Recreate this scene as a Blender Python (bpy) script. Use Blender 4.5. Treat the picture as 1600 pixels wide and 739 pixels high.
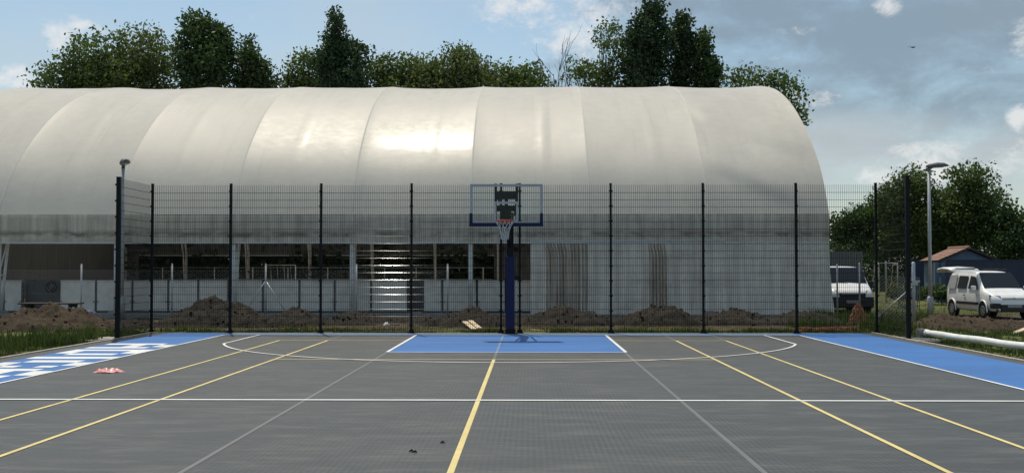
import bpy, math, random
import numpy as np
from mathutils import Vector, Matrix, noise
R = math.radians
random.seed(7); rng = np.random.default_rng(7)
for o in list(bpy.data.objects): bpy.data.objects.remove(o)
S = bpy.context.scene; COL = S.collection

# ------------------------------------------------------------------ camera
F, H, CX, CY, YAW, PITCH = 1699.0, 1.701, .4553, -14.187, .01518, .03034
cd = bpy.data.cameras.new('camera'); cam = bpy.data.objects.new('camera', cd); COL.objects.link(cam)
cd.sensor_width = 36; cd.lens = F/1600*36; cd.clip_end = 3000; cd.clip_start = .05
cam.location = (CX, CY, H); cam.rotation_euler = (R(90)+PITCH, 0, YAW); S.camera = cam
def ray(u, v):
    a = (u-800)/F; b = -(v-369.5)/F
    y = math.cos(PITCH)-math.sin(PITCH)*b; z = math.sin(PITCH)+math.cos(PITCH)*b
    c, s = math.cos(-YAW), math.sin(-YAW)
    return Vector((c*a+s*y, -s*a+c*y, z))
def atY(u, v, Y): d = ray(u, v); t = (Y-CY)/d.y; return Vector((CX+d.x*t, Y, H+d.z*t))
def atX(u, v, X): d = ray(u, v); t = (X-CX)/d.x; return Vector((X, CY+d.y*t, H+d.z*t))
def gnd(u, v, z0=0.): d = ray(u, v); t = (z0-H)/d.z; return Vector((CX+d.x*t, CY+d.y*t, z0))

# ------------------------------------------------------------------ sky and sun
SUN = Vector((-.39, 1.2, 2.85)).normalized()          # towards the sun: high, behind the hall, a little left
ELEV = math.asin(SUN.z); AZ = math.atan2(SUN.x, SUN.y)
W = bpy.data.worlds.new('World'); S.world = W; W.use_nodes = True
wn = W.node_tree; wn.nodes.clear()
def WN(t, **k):
    n = wn.nodes.new(t)
    for a, b in k.items(): setattr(n, a, b)
    return n
def wmath(op, a, b=None, clamp=False):
    n = WN('ShaderNodeMath', operation=op, use_clamp=clamp)
    for i, x in enumerate((a, b)):
        if x is None: continue
        if isinstance(x, (int, float)): n.inputs[i].default_value = x
        else: wn.links.new(x, n.inputs[i])
    return n.outputs[0]
def wmix(f, a, b):
    n = WN('ShaderNodeMix', data_type='RGBA')
    for i, x in ((0, f), (6, a), (7, b)):
        if isinstance(x, (int, float)): n.inputs[i].default_value = x
        elif isinstance(x, tuple): n.inputs[i].default_value = (*x, 1)
        else: wn.links.new(x, n.inputs[i])
    return n.outputs[2]
sky = WN('ShaderNodeTexSky', sky_type='NISHITA', sun_disc=False, sun_elevation=ELEV, sun_rotation=AZ,
         altitude=80, air_density=1.0, dust_density=1.2, ozone_density=2.0)
tc = WN('ShaderNodeTexCoord'); DIRV = tc.outputs['Generated']
sep = WN('ShaderNodeSeparateXYZ'); wn.links.new(DIRV, sep.inputs[0])
def wnoise(scale, zs, detail=6, rough=.55, off=(0, 0, 0), dist=0.):
    m = WN('ShaderNodeMapping'); m.inputs['Scale'].default_value = (1, 1, zs); m.inputs['Location'].default_value = off
    wn.links.new(DIRV, m.inputs[0])
    n = WN('ShaderNodeTexNoise'); n.inputs['Scale'].default_value = scale; n.inputs['Detail'].default_value = detail
    n.inputs['Roughness'].default_value = rough; n.inputs['Distortion'].default_value = dist
    wn.links.new(m.outputs[0], n.inputs['Vector']); return n.outputs['Fac']
def ramp(x, a, b):
    n = WN('ShaderNodeMapRange', interpolation_type='SMOOTHSTEP'); n.inputs[1].default_value = a; n.inputs[2].default_value = b
    wn.links.new(x, n.inputs[0]); return n.outputs[0]
def blob(u, v, ru, rv):
    """soft bank of cloud around one direction: 1 in its middle, 0 outside"""
    d = ray(u, v).normalized(); az = math.atan2(d.x, d.y)
    a = wmath('ARCTAN2', sep.outputs[0], sep.outputs[1])
    da = wmath('DIVIDE', wmath('SUBTRACT', a, az), ru/F); dz = wmath('DIVIDE', wmath('SUBTRACT', sep.outputs[2], d.z), rv/F)
    r2 = wmath('ADD', wmath('MULTIPLY', da, da), wmath('MULTIPLY', dz, dz))
    return wmath('SUBTRACT', 1.0, r2)
def cloud(blobs, nz, gain, lo, hi):
    m = None
    for b in blobs:
        q = blob(*b); m = q if m is None else wmath('MAXIMUM', m, q)
    m = wmath('MAXIMUM', m, -1.5)
    return ramp(wmath('ADD', m, wmath('MULTIPLY', wmath('SUBTRACT', nz, .5), gain)), lo, hi)
nA = wnoise(30, 1.5, 10, .66, (3, 1, 2), .25); nB = wnoise(11, 2.0, 8, .6, (1, 5, 0), .3); nC = wnoise(4.2, 2.6, 6, .5, (7, 2, 4))
skyc = WN('ShaderNodeMixRGB', blend_type='MULTIPLY'); skyc.inputs[0].default_value = 1
wn.links.new(sky.outputs[0], skyc.inputs[1]); skyc.inputs[2].default_value = (.95, .98, .90, 1)
hsv = WN('ShaderNodeHueSaturation'); hsv.inputs['Saturation'].default_value = 1.0; hsv.inputs['Value'].default_value = .84; wn.links.new(skyc.outputs[0], hsv.inputs['Color'])
c0 = hsv.outputs[0]
# thin veil everywhere, grey bank on the right, small bright cumulus
c1 = wmix(wmath('MULTIPLY', ramp(nC, .34, .75), .6), c0, (3.5, 4.1, 4.5))
dark = cloud([(1330, 120, 420, 120), (1250, 60, 300, 120), (1560, 60, 330, 150), (1500, 170, 260, 70)], nB, 6.0, -.7, 1.6)
c2 = wmix(wmath('MULTIPLY', dark, .85), c1, (1.62, 2.15, 2.62))
lowg = cloud([(1450, 260, 420, 60), (1300, 215, 200, 40)], nB, 3.6, -.6, 1.3)
c3 = wmix(wmath('MULTIPLY', lowg, .75), c2, (3.4, 3.75, 3.9))
white = cloud([(92, 55, 30, 22), (125, 42, 24, 12), (20, 128, 60, 18), (840, 8, 90, 40), (930, 15, 90, 40), (900, 62, 75, 45), (870, 40, 70, 40), (1240, 48, 24, 10), (1388, 10, 20, 12),
               (1430, 262, 85, 22), (1385, 275, 50, 16), (1475, 240, 40, 18), (1415, 240, 30, 16), (1580, 245, 45, 26), (1560, 262, 40, 14), (1595, 62, 18, 25), (1180, 155, 120, 14), (1590, 185, 14, 22)], nA, 9.0, -.3, 2.2)
c4 = wmix(wmath('MULTIPLY', white, .78), c3, (5.6, 5.6, 5.55))
bg = WN('ShaderNodeBackground'); bg.inputs[1].default_value = .15
wn.links.new(c4, bg.inputs[0]); wo = WN('ShaderNodeOutputWorld'); wn.links.new(bg.outputs[0], wo.inputs[0])
sl = bpy.data.lights.new('sun', 'SUN'); sl.energy = 3.6; sl.angle = R(.6); sl.color = (1, .93, .80)
sun = bpy.data.objects.new('sun', sl); COL.objects.link(sun); sun.rotation_euler = SUN.to_track_quat('Z', 'Y').to_euler(); sun.location = (0, 0, 60)
S.render.engine = 'CYCLES'
S.view_settings.view_transform = 'Standard'; S.view_settings.look = 'None'; S.view_settings.exposure = 0.0; S.view_settings.gamma = 1

# ------------------------------------------------------------------ materials
class NT:
    def __init__(s, m): s.t = m.node_tree
    def n(s, t, ins=None, **k):
        x = s.t.nodes.new(t)
        for a, b in k.items(): setattr(x, a, b)
        for a, b in (ins or {}).items(): s.set(x, a, b)
        return x
    def set(s, x, a, b):
        if isinstance(b, bpy.types.NodeSocket): s.t.links.new(b, x.inputs[a])
        elif isinstance(b, tuple) and len(b) == 3 and x.inputs[a].type == 'RGBA': x.inputs[a].default_value = (*b, 1)
        else: x.inputs[a].default_value = b
    def coords(s, scale=(1, 1, 1), obj=True):
        t = s.n('ShaderNodeTexCoord') if obj else s.n('ShaderNodeNewGeometry')
        m = s.n('ShaderNodeMapping', {0: t.outputs['Object' if obj else 'Position'], 'Scale': scale}); return m.outputs[0]
    def noise(s, v, scale, detail=5, rough=.55, dist=0.):
        return s.n('ShaderNodeTexNoise', {'Vector': v, 'Scale': scale, 'Detail': detail, 'Roughness': rough, 'Distortion': dist}).outputs[0]
    def rng(s, x, a, b, c=0., d=1.): return s.n('ShaderNodeMapRange', {0: x, 1: a, 2: b, 3: c, 4: d}).outputs[0]
    def mix(s, f, a, b, bt='MIX'):
        x = s.n('ShaderNodeMix', data_type='RGBA', blend_type=bt)
        s.set(x, 0, f); s.set(x, 6, a); s.set(x, 7, b); return x.outputs[2]
    def math(s, op, a, b=0., clamp=False):
        x = s.n('ShaderNodeMath', operation=op, use_clamp=clamp); s.set(x, 0, a); s.set(x, 1, b); return x.outputs[0]
    def bump(s, h, strength=.3, dist=.02): return s.n('ShaderNodeBump', {'Height': h, 'Strength': strength, 'Distance': dist}).outputs[0]
def newmat(name):
    m = bpy.data.materials.new(name); m.use_nodes = True; t = NT(m)
    p = m.node_tree.nodes['Principled BSDF']; return m, t, p
def simple(name, col, rough=.6, var=.18, scale=6., metal=0., bump=0., dirt=None, obj=False, spec=.5, stretch=(1, 1, 1)):
    m, t, p = newmat(name)
    v = t.coords(stretch, obj); n = t.noise(v, scale)
    k = t.rng(n, .3, .7, 1-var, 1+var)
    c = t.mix(1., col, t.n('ShaderNodeCombineColor', {0: k, 1: k, 2: k}).outputs[0], 'MULTIPLY')
    if dirt:
        n2 = t.noise(t.coords((1, 1, 1), obj), scale*.35, 6, .65); c = t.mix(t.rng(n2, .48, .75, 0, dirt[1]), c, dirt[0])
    t.set(p, 'Base Color', c); t.set(p, 'Roughness', t.rng(n, .3, .7, max(.02, rough-.07), min(1, rough+.07))); p.inputs['Metallic'].default_value = metal
    p.inputs['Specular IOR Level'].default_value = spec
    if bump: t.set(p, 'Normal', t.bump(n, bump, .01))
    return m
M = {}
def mk_court(name, col, amt=1., rough=.55, ribw=.24):
    m, t, p = newmat(name)
    v = t.coords((1, 1, 1), False)
    big = t.noise(t.coords((.35, .9, 1), False), .9, 6, .6); fine = t.noise(t.coords((3, 14, 1), False), 2.2, 6, .7); gr = t.noise(v, 90, 3, .6)
    sx = t.n('ShaderNodeSeparateXYZ', {0: v})
    rib = t.math('SINE', t.math('MULTIPLY', sx.outputs[0], 2*math.pi/.058))      # ribs of the click tiles, running down the court
    k = t.math('ADD', t.rng(big, .3, .7, .86, 1.14), t.math('ADD', t.rng(fine, .3, .7, -.13*amt, .13*amt), t.rng(gr, .3, .7, -.10*amt, .10*amt)))
    k = t.math('ADD', k, t.math('MULTIPLY', rib, t.rng(t.noise(t.coords((.8, .25, 1), False), 1.3, 4, .6), .35, .65, ribw*.15, ribw*1.2)))
    c = t.mix(1., col, t.n('ShaderNodeCombineColor', {0: k, 1: k, 2: k}).outputs[0], 'MULTIPLY')
    dust = t.math('ADD', t.math('MULTIPLY', t.noise(t.coords((.5, 1.6, 1), False), 1.7, 8, .7), .55), t.math('MULTIPLY', t.noise(t.coords((1.1, 7, 1), False), 1.5, 7, .72), .45))
    c = t.mix(t.rng(dust, .48, .70, 0, .42*amt), c, (.22, .21, .18))
    t.set(p, 'Base Color', c); t.set(p, 'Roughness', t.rng(fine, .3, .7, rough-.08, rough+.12))
    t.set(p, 'Normal', t.bump(gr, .15, .004)); p.inputs['Specular IOR Level'].default_value = .35
    p.inputs['Sheen Weight'].default_value = .05; p.inputs['Sheen Roughness'].default_value = .35; p.inputs['Sheen Tint'].default_value = (1, .95, .85, 1)     # fine dry dust
    return m
M['court'] = mk_court('court_tiles', (.041, .0435, .042))
M['blue'] = mk_court('blue_tiles', (.020, .128, .375), .25, .62, .05)
M['pale_blue'] = mk_court('sheen_pale_blue_tiles', (.145, .215, .33), .8, .55, .05)  # end apron paled to paint in its glancing sheen; also pale lines
M['white_paint'] = mk_court('white_paint', (.74, .74, .71), .7, .5, .03)
M['yellow_paint'] = mk_court('yellow_paint', (.70, .56, .21), .8, .5, .03)
M['grey_paint'] = mk_court('worn_grey_paint', (.135, .138, .132), .8, .5, .1)
M['court_edge'] = mk_court('dark_edge', (.055, .052, .046), 1., .7, .03)
def mk_ground():
    m, t, p = newmat('ground_grass_soil')
    v = t.coords((1, 1, 1), False)
    a = t.noise(v, .22, 8, .62); b = t.noise(v, 3.5, 6, .7); c = t.noise(v, 28, 4, .7); far = t.noise(v, .05, 4, .5)
    grass = t.mix(t.rng(b, .3, .7), (.045, .075, .018), (.105, .12, .035)); grass = t.mix(t.rng(far, .4, .65, 0, .7), grass, (.20, .19, .07))
    soil = t.mix(t.rng(b, .3, .7), (.055, .041, .028), (.13, .10, .07))
    sx = t.n('ShaderNodeSeparateXYZ', {0: v})
    # building site strip between the fence and the hall: bare trodden soil
    site = t.math('MULTIPLY', t.rng(sx.outputs[1], 16.6, 18.5), t.rng(sx.outputs[1], 34., 29.))
    k = t.math('ADD', t.math('MULTIPLY', site, .35), t.math('ADD', a, t.rng(b, 0, 1, -.12, .12)))
    col = t.mix(t.rng(k, .56, .68), grass, soil)
    k2 = t.rng(c, .25, .75, .65, 1.35); col = t.mix(1., col, t.n('ShaderNodeCombineColor', {0: k2, 1: k2, 2: k2}).outputs[0], 'MULTIPLY')
    t.set(p, 'Base Color', col); p.inputs['Roughness'].default_value = .95; p.inputs['Specular IOR Level'].default_value = .1
    t.set(p, 'Normal', t.bump(t.math('ADD', c, t.math('MULTIPLY', b, 2.)), .7, .05)); return m
M['ground'] = mk_ground()
def mk_soil(name, c1, c2, c3):
    m, t, p = newmat(name); v = t.coords((1, 1, 1), False)
    a = t.noise(v, 2.2, 7, .65); b = t.noise(v, 14, 6, .7); c = t.noise(v, 60, 4, .7)
    col = t.mix(t.rng(a, .35, .65), c1, c2); col = t.mix(t.rng(b, .5, .75, 0, .8), col, c3)
    k2 = t.rng(c, .25, .75, .7, 1.3); col = t.mix(1., col, t.n('ShaderNodeCombineColor', {0: k2, 1: k2, 2: k2}).outputs[0], 'MULTIPLY')
    t.set(p, 'Base Color', col); p.inputs['Roughness'].default_value = .95; p.inputs['Specular IOR Level'].default_value = .15
    t.set(p, 'Normal', t.bump(t.math('ADD', t.math('MULTIPLY', b, 2.), c), .9, .04)); return m
M['soil'] = mk_soil('dug_soil', (.058, .042, .028), (.100, .074, .048), (.16, .125, .088))
M['dark_soil'] = mk_soil('damp_dug_soil', (.032, .028, .022), (.056, .047, .036), (.11, .095, .075))
def mk_leaf(name, c1, c2, tr=.35):
    m, t, p = newmat(name)
    g = t.n('ShaderNodeNewGeometry'); r = g.outputs['Random Per Island']
    big = t.noise(t.coords((1, 1, 1), False), .55, 3, .5)
    col = t.mix(t.math('ADD', t.math('MULTIPLY', r, .6), t.rng(big, .35, .65, 0, .4)), c1, c2)
    t.set(p, 'Base Color', col); p.inputs['Roughness'].default_value = .55; p.inputs['Specular IOR Level'].default_value = .25
    tn = t.n('ShaderNodeBsdfTranslucent', {0: t.mix(1., col, (1.1, 1.25, .55), 'MULTIPLY')})
    mx = t.n('ShaderNodeMixShader', {0: tr, 1: p.outputs[0], 2: tn.outputs[0]})
    t.t.links.new(mx.outputs[0], m.node_tree.nodes['Material Output'].inputs[0]); return m
M['leaf_dark'] = mk_leaf('leaves_dark', (0.031, 0.058, 0.026), (0.079, 0.118, 0.044), .32)
M['leaf_mid'] = mk_leaf('leaves_mid', (0.054, 0.084, 0.031), (0.128, 0.166, 0.059), .38)
M['leaf_olive'] = mk_leaf('leaves_olive', (0.067, 0.090, 0.036), (0.147, 0.173, 0.070), .38)
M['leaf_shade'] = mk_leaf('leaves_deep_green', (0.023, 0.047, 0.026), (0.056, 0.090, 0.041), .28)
M['grass'] = mk_leaf('grass_blades', (.030, .052, .014), (.085, .105, .034), .3)
M['straw'] = mk_leaf('dry_grass_blades', (.12, .11, .045), (.22, .20, .09), .3)
M['bark'] = simple('bark', (.075, .062, .05), .9, .35, 9, bump=.6)
M['post'] = simple('black_coated_steel', (.007, .008, .009), .5, .25, 12, spec=.2)
def mk_wire():
    m, t, p = newmat('anthracite_wire'); p.inputs['Base Color'].default_value = (.010, .011, .011, 1); p.inputs['Roughness'].default_value = .085
    p.inputs['Specular IOR Level'].default_value = .04; return m
M['wire'] = mk_wire()
M['galv'] = simple('galvanised_steel', (.46, .47, .47), .45, .15, 14, metal=.35)
M['lamp_pole'] = simple('lamp_pole_galvanised', (.40, .41, .41), .5, .12, 10, metal=.2)
M['lamp_grey'] = simple('lamp_head_grey', (.13, .135, .14), .45, .15, 10)
M['lamp_glass'] = simple('lamp_lens', (.6, .6, .58), .15, .05, 5)
M['white_metal'] = simple('white_painted_steel', (.62, .63, .62), .5, .14, 7, dirt=((.25, .22, .18), .4))
M['concrete'] = simple('concrete', (.30, .29, .265), .9, .22, 9, bump=.4, dirt=((.15, .135, .11), .7))
M['kerb'] = simple('kerb_concrete', (.33, .30, .25), .9, .25, 8, bump=.4, dirt=((.15, .125, .09), .8))
def mk_membrane():
    m, t, p = newmat('pvc_membrane'); v = t.coords((1, 1, 1), False)
    a = t.noise(t.coords((.6, .25, .25), False), 1.1, 6, .6); b = t.noise(t.coords((1, .25, 2.5), False), 2.4, 6, .65); c = t.noise(v, 26, 3, .6)
    k = t.math('ADD', t.rng(a, .3, .7, .94, 1.04), t.rng(b, .3, .7, -.035, .035))
    col = t.mix(1., (.80, .762, .69), t.n('ShaderNodeCombineColor', {0: k, 1: k, 2: k}).outputs[0], 'MULTIPLY')
    st = t.noise(t.coords((2.2, .12, .12), False), 1.6, 7, .7); col = t.mix(t.rng(st, .55, .8, 0, .30), col, (.42, .40, .35))
    t.set(p, 'Base Color', col); t.set(p, 'Roughness', t.rng(b, .3, .7, .42, .52)); p.inputs['Specular IOR Level'].default_value = .28
    p.inputs['Coat Weight'].default_value = .11; p.inputs['Coat Roughness'].default_value = .15; p.inputs['Coat Tint'].default_value = (1, .93, .74, 1); p.inputs['Specular Tint'].default_value = (1, .93, .78, 1)
    t.set(p, 'Normal', t.bump(t.math('ADD', t.math('MULTIPLY', b, 1.6), t.math('MULTIPLY', c, .1)), .07, .03))
    tn = t.n('ShaderNodeBsdfTranslucent', {0: col}); mx = t.n('ShaderNodeMixShader', {0: .36, 1: p.outputs[0], 2: tn.outputs[0]})
    t.t.links.new(mx.outputs[0], m.node_tree.nodes['Material Output'].inputs[0]); return m
M['membrane'] = mk_membrane()
M['seam'] = simple('pvc_seam', (.60, .565, .50), .8, .06, 4, spec=.1)
def mk_skirt(name, col, dirtc, amt, band=None):
    m, t, p = newmat(name); v = t.coords((1, 1, 1), False)
    a = t.noise(t.coords((3.2, 3.2, .16), False), 1.5, 7, .7); b = t.noise(t.coords((.5, .5, 1.6), False), 1.3, 5, .6); c = t.noise(v, 18, 4, .6)
    cc = t.mix(t.rng(a, .38, .68, 0, amt), col, dirtc); cc = t.mix(t.rng(b, .48, .72, 0, amt*.7), cc, dirtc)
    if band:      # old water stain along the skirt
        sz = t.n('ShaderNodeSeparateXYZ', {0: v}).outputs[2]; nb = t.noise(t.coords((.9, .9, 1.5), False), 1.4, 6, .65)
        q = t.math('ABSOLUTE', t.math('SUBTRACT', t.math('ADD', sz, t.rng(nb, .2, .8, -.14, .14)), band)); cc = t.mix(t.math('MULTIPLY', t.rng(q, .16, .02), t.rng(nb, .38, .62, .15, .85)), cc, (.13, .118, .095))
    k = t.rng(c, .3, .7, .9, 1.1); cc = t.mix(1., cc, t.n('ShaderNodeCombineColor', {0: k, 1: k, 2: k}).outputs[0], 'MULTIPLY')
    t.set(p, 'Base Color', cc); p.inputs['Roughness'].default_value = .55; t.set(p, 'Normal', t.bump(a, .15, .03))
    tn = t.n('ShaderNodeBsdfTranslucent', {0: cc}); mx = t.n('ShaderNodeMixShader', {0: .12, 1: p.outputs[0], 2: tn.outputs[0]})
    t.t.links.new(mx.outputs[0], m.node_tree.nodes['Material Output'].inputs[0]); return m
M['skirt'] = mk_skirt('dirty_pvc_skirt', (.70, .64, .545), (.33, .30, .25), .8, 3.02)
M['curtain'] = mk_skirt('dirty_pvc_curtain', (.86, .80, .71), (.42, .385, .33), .75)
M['dim_sheet'] = simple('indoor_dimmed_sheet', (.095, .10, .104), .8, .3, 2.5, stretch=(3, 3, .3))  # sheet colour darkened to paint in the dim hall interior
M['board'] = simple('rink_board_plastic', (.72, .68, .61), .45, .08, 5, dirt=((.34, .34, .33), .5))
M['dark_steel'] = simple('dark_painted_steel', (.05, .055, .06), .5, .2, 9)
M['wood_old'] = simple('weathered_wood', (.05, .042, .034), .85, .3, 9, bump=.4, stretch=(1, 6, 6))
M['wood_new'] = simple('fresh_plank', (.58, .46, .29), .75, .18, 8, bump=.3, stretch=(6, 1, 6))
M['navy'] = simple('navy_padding', (.007, .010, .056), .5, .15, 8, spec=.3)
M['black_steel'] = simple('hoop_black_steel', (.007, .008, .011), .5, .2, 9, spec=.2)
M['hoop_white'] = simple('hoop_white_frame', (.40, .41, .42), .4, .08, 8)
M['orange'] = simple('rim_orange', (.42, .085, .035), .5, .15, 20)
M['net'] = simple('white_net_cord', (.62, .60, .57), .8, .1, 30)
def mk_glass(name, tint=(.93, .96, .97), rough=.02, mixf=.9):
    m, t, p = newmat(name)
    tr = t.n('ShaderNodeBsdfTransparent', {0: tint}); gl = t.n('ShaderNodeBsdfGlossy', {0: (.9, .9, .9), 1: rough})
    fr = t.n('ShaderNodeFresnel', {0: 1.22}); mx = t.n('ShaderNodeMixShader', {0: fr.outputs[0], 1: tr.outputs[0], 2: gl.outputs[0]})
    t.t.links.new(mx.outputs[0], m.node_tree.nodes['Material Output'].inputs[0]); return m
M['glass'] = mk_glass('backboard_glass')
def gloss(name, col, rough, coat=0., metal=0., spec=.5):
    m = simple(name, col, rough, .06, 5, metal=metal, spec=spec); p = m.node_tree.nodes['Principled BSDF']; p.inputs['Coat Weight'].default_value = coat; p.inputs['Coat Roughness'].default_value = .05; return m
M['car_white'] = gloss('car_white_paint', (.84, .83, .80), .35, .6); M['car_glass'] = gloss('car_window', (.010, .013, .018), .06, 0, 0, .4)
M['tyre'] = simple('tyre_rubber', (.018, .018, .018), .85, .2, 15); M['rim_metal'] = gloss('wheel_silver', (.50, .51, .52), .3, .2, .7)
M['black_plastic'] = simple('black_plastic', (.016, .016, .017), .55, .2, 12); M['plate'] = simple('number_plate_white', (.30, .30, .30), .5, .1, 40)
M['headlight'] = gloss('headlight_lens', (.32, .34, .35), .12, .6, .3); M['chrome'] = gloss('chrome', (.55, .55, .56), .18, 0, .9)
M['pvc_white'] = simple('white_pvc_pipe', (.82, .81, .78), .4, .07, 6, dirt=((.40, .34, .26), .35))
M['roof_tile'] = simple('clay_roof_tile', (.27, .145, .10), .85, .3, 7, bump=.3, dirt=((.16, .10, .075), .5))
M['shed_blue'] = simple('pale_blue_render', (.13, .19, .27), .85, .12, 3, dirt=((.13, .16, .19), .5))
M['navy_wall'] = simple('navy_sheet_metal', (.022, .032, .072), .6, .15, 4)
M['orange_net'] = simple('orange_plastic_mesh', (.46, .16, .10), .6, .25, 12)
M['pink'] = simple('pink_plastic_bag', (.62, .25, .23), .4, .2, 10)
M['tarp'] = simple('blue_tarpaulin', (.02, .035, .11), .7, .2, 8)
M['scrap'] = simple('white_scrap', (.66, .66, .64), .6, .15, 10)
M['grey_sheet'] = simple('grey_ribbed_sheet', (.16, .165, .165), .6, .15, 5)
M['timber'] = simple('field_posts', (.30, .28, .24), .8, .2, 8)
M['debris'] = simple('dark_grit', (.012, .012, .012), .9, .2, 20)
M['bird'] = simple('bird_feathers', (.03, .03, .032), .7, .2, 20)

# ------------------------------------------------------------------ mesh helpers
class MB:
    def __init__(s): s.v = []; s.f = []
    def add(s, v, f): b = len(s.v); s.v += [tuple(x) for x in v]; s.f += [tuple(i+b for i in q) for q in f]; return s
    def box(s, c, d, rz=0., mat=None):
        x, y, z = (q/2 for q in d); P = [(i*x, j*y, k*z) for k in (-1, 1) for j in (-1, 1) for i in (-1, 1)]
        m = mat or Matrix.Rotation(rz, 3, 'Z'); P = [m @ Vector(p)+Vector(c) for p in P]
        return s.add(P, [(0, 2, 3, 1), (4, 5, 7, 6), (0, 1, 5, 4), (2, 6, 7, 3), (0, 4, 6, 2), (1, 3, 7, 5)])
    def bar(s, a, b, w, t=None):
        a, b = Vector(a), Vector(b); d = b-a; q = d.to_track_quat('Y', 'Z').to_matrix()
        return s.box((a+b)/2, (w, d.length, t or w), mat=q)
    def tube(s, pts, r, n=8, cap=True):
        pts = [Vector(p) for p in pts]; N = len(pts); rr = r if isinstance(r, (list, tuple)) else [r]*N; V = []; Fc = []
        up = None
        for i, p in enumerate(pts):
            d = (pts[min(i+1, N-1)]-pts[max(i-1, 0)]).normalized()
            if up is None: up = d.orthogonal().normalized()
            up = (up-d*up.dot(d)).normalized(); sd = d.cross(up)
            V += [p+(up*math.cos(2*math.pi*k/n)+sd*math.sin(2*math.pi*k/n))*rr[i] for k in range(n)]
        for i in range(N-1):
            for k in range(n): Fc.append((i*n+k, i*n+(k+1) % n, (i+1)*n+(k+1) % n, (i+1)*n+k))
        if cap: Fc += [tuple(range(n))[::-1], tuple((N-1)*n+k for k in range(n))]
        return s.add(V, Fc)
    def prism(s, poly, axis, a, b):
        """poly: 2-D points; extruded along axis from a to b"""
        n = len(poly)
        def P(p, h): return {'X': (h, p[0], p[1]), 'Y': (p[0], h, p[1]), 'Z': (p[0], p[1], h)}[axis]
        return s.add([P(p, a) for p in poly]+[P(p, b) for p in poly], [tuple(range(n))[::-1], tuple(range(n, 2*n))]+[(i, (i+1) % n, n+(i+1) % n, n+i) for i in range(n)])
    def build(s, name, mat, parent=None, smooth=False, bevel=0.):
        me = bpy.data.meshes.new(name); me.from_pydata(s.v, [], s.f); me.validate(); me.update()
        return link(name, me, mat, parent, smooth, bevel)
def link(name, me, mat, parent=None, smooth=False, bevel=0.):
    if mat is not None and not me.materials: me.materials.append(M[mat] if isinstance(mat, str) else mat)
    if smooth: me.polygons.foreach_set('use_smooth', [True]*len(me.polygons))
    o = bpy.data.objects.new(name, me); COL.objects.link(o); o.parent = parent
    if bevel: b = o.modifiers.new('bevel', 'BEVEL'); b.width = bevel; b.segments = 2; b.limit_method = 'ANGLE'
    return o
def tag(o, label=None, cat=None, group=None, kind=None):
    for k, v in (('label', label), ('category', cat), ('group', group), ('kind', kind)):
        if v: o[k] = v
    return o
def thing(name, loc=(0, 0, 0), label=None, cat=None, group=None, rz=0.):
    o = bpy.data.objects.new(name, None); COL.objects.link(o); o.location = loc; o.rotation_euler = (0, 0, rz); o.empty_display_size = .2
    return tag(o, label, cat, group)
def copy_tree(o, parent=None):
    c = o.copy(); COL.objects.link(c); c.parent = parent
    for ch in [q for q in bpy.data.objects if q.parent == o]: copy_tree(ch, c)
    return c
def np_mesh(name, V, Fq):
    me = bpy.data.meshes.new(name); V = np.asarray(V, 'f4'); Fq = np.asarray(Fq, 'i4'); k = Fq.shape[1]
    me.vertices.add(len(V)); me.vertices.foreach_set('co', V.ravel()); me.loops.add(Fq.size); me.loops.foreach_set('vertex_index', Fq.ravel())
    me.polygons.add(len(Fq)); me.polygons.foreach_set('loop_start', np.arange(0, Fq.size, k, dtype='i4')); me.update(); me.validate(); return me
def grid_faces(nu, nv):
    i, j = np.meshgrid(np.arange(nu-1), np.arange(nv-1), indexing='ij'); a = (i*nv+j).ravel()
    return np.stack([a, a+nv, a+nv+1, a+1], 1)
def fbm(x, y, z=0., o=5): return noise.fractal(Vector((x, y, z)), 1., 2., o)
def sstep(a, b, x): t = max(0., min(1., (x-a)/(b-a))); return t*t*(3-2*t)

# ------------------------------------------------------------------ ground
FY, KX = 15.0, 9.80                 # fence line, court edging
def gz(x, y):
    inside = max(abs(x)-9.9, y-15.25, -22-y)
    k = sstep(0., .5, inside)
    z = -.06 + k*.03
    z += sstep(10.5, 15, x)*sstep(14, 24, y)*-.10
    if inside > .2: z += k*(.035*fbm(x*.5, y*.5, 3)+.015*fbm(x*2, y*2, 5)) * (0 if (24.4 < y < 60 and -28 < x < 11.6) else 1)
    if 24.4 < y < 60 and -28 < x < 11.6: z = -.05
    return z
def axis(lo, hi, fine_lo, fine_hi, st):
    a = list(np.arange(fine_lo, fine_hi+1e-6, st)); p, s = fine_hi, st
    while p < hi: s *= 1.35; p += s; a.append(p)
    p, s = fine_lo, st
    while p > lo: s *= 1.35; p -= s; a.insert(0, p)
    return a
xs = axis(-900, 900, -22, 22, .35); ys = axis(-300, 1500, 2, 34, .35)
V = [(x, y, gz(x, y)) for x in xs for y in ys]
tag(link('ground', np_mesh('ground', V, grid_faces(len(xs), len(ys))), 'ground', smooth=True), kind='structure')

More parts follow.
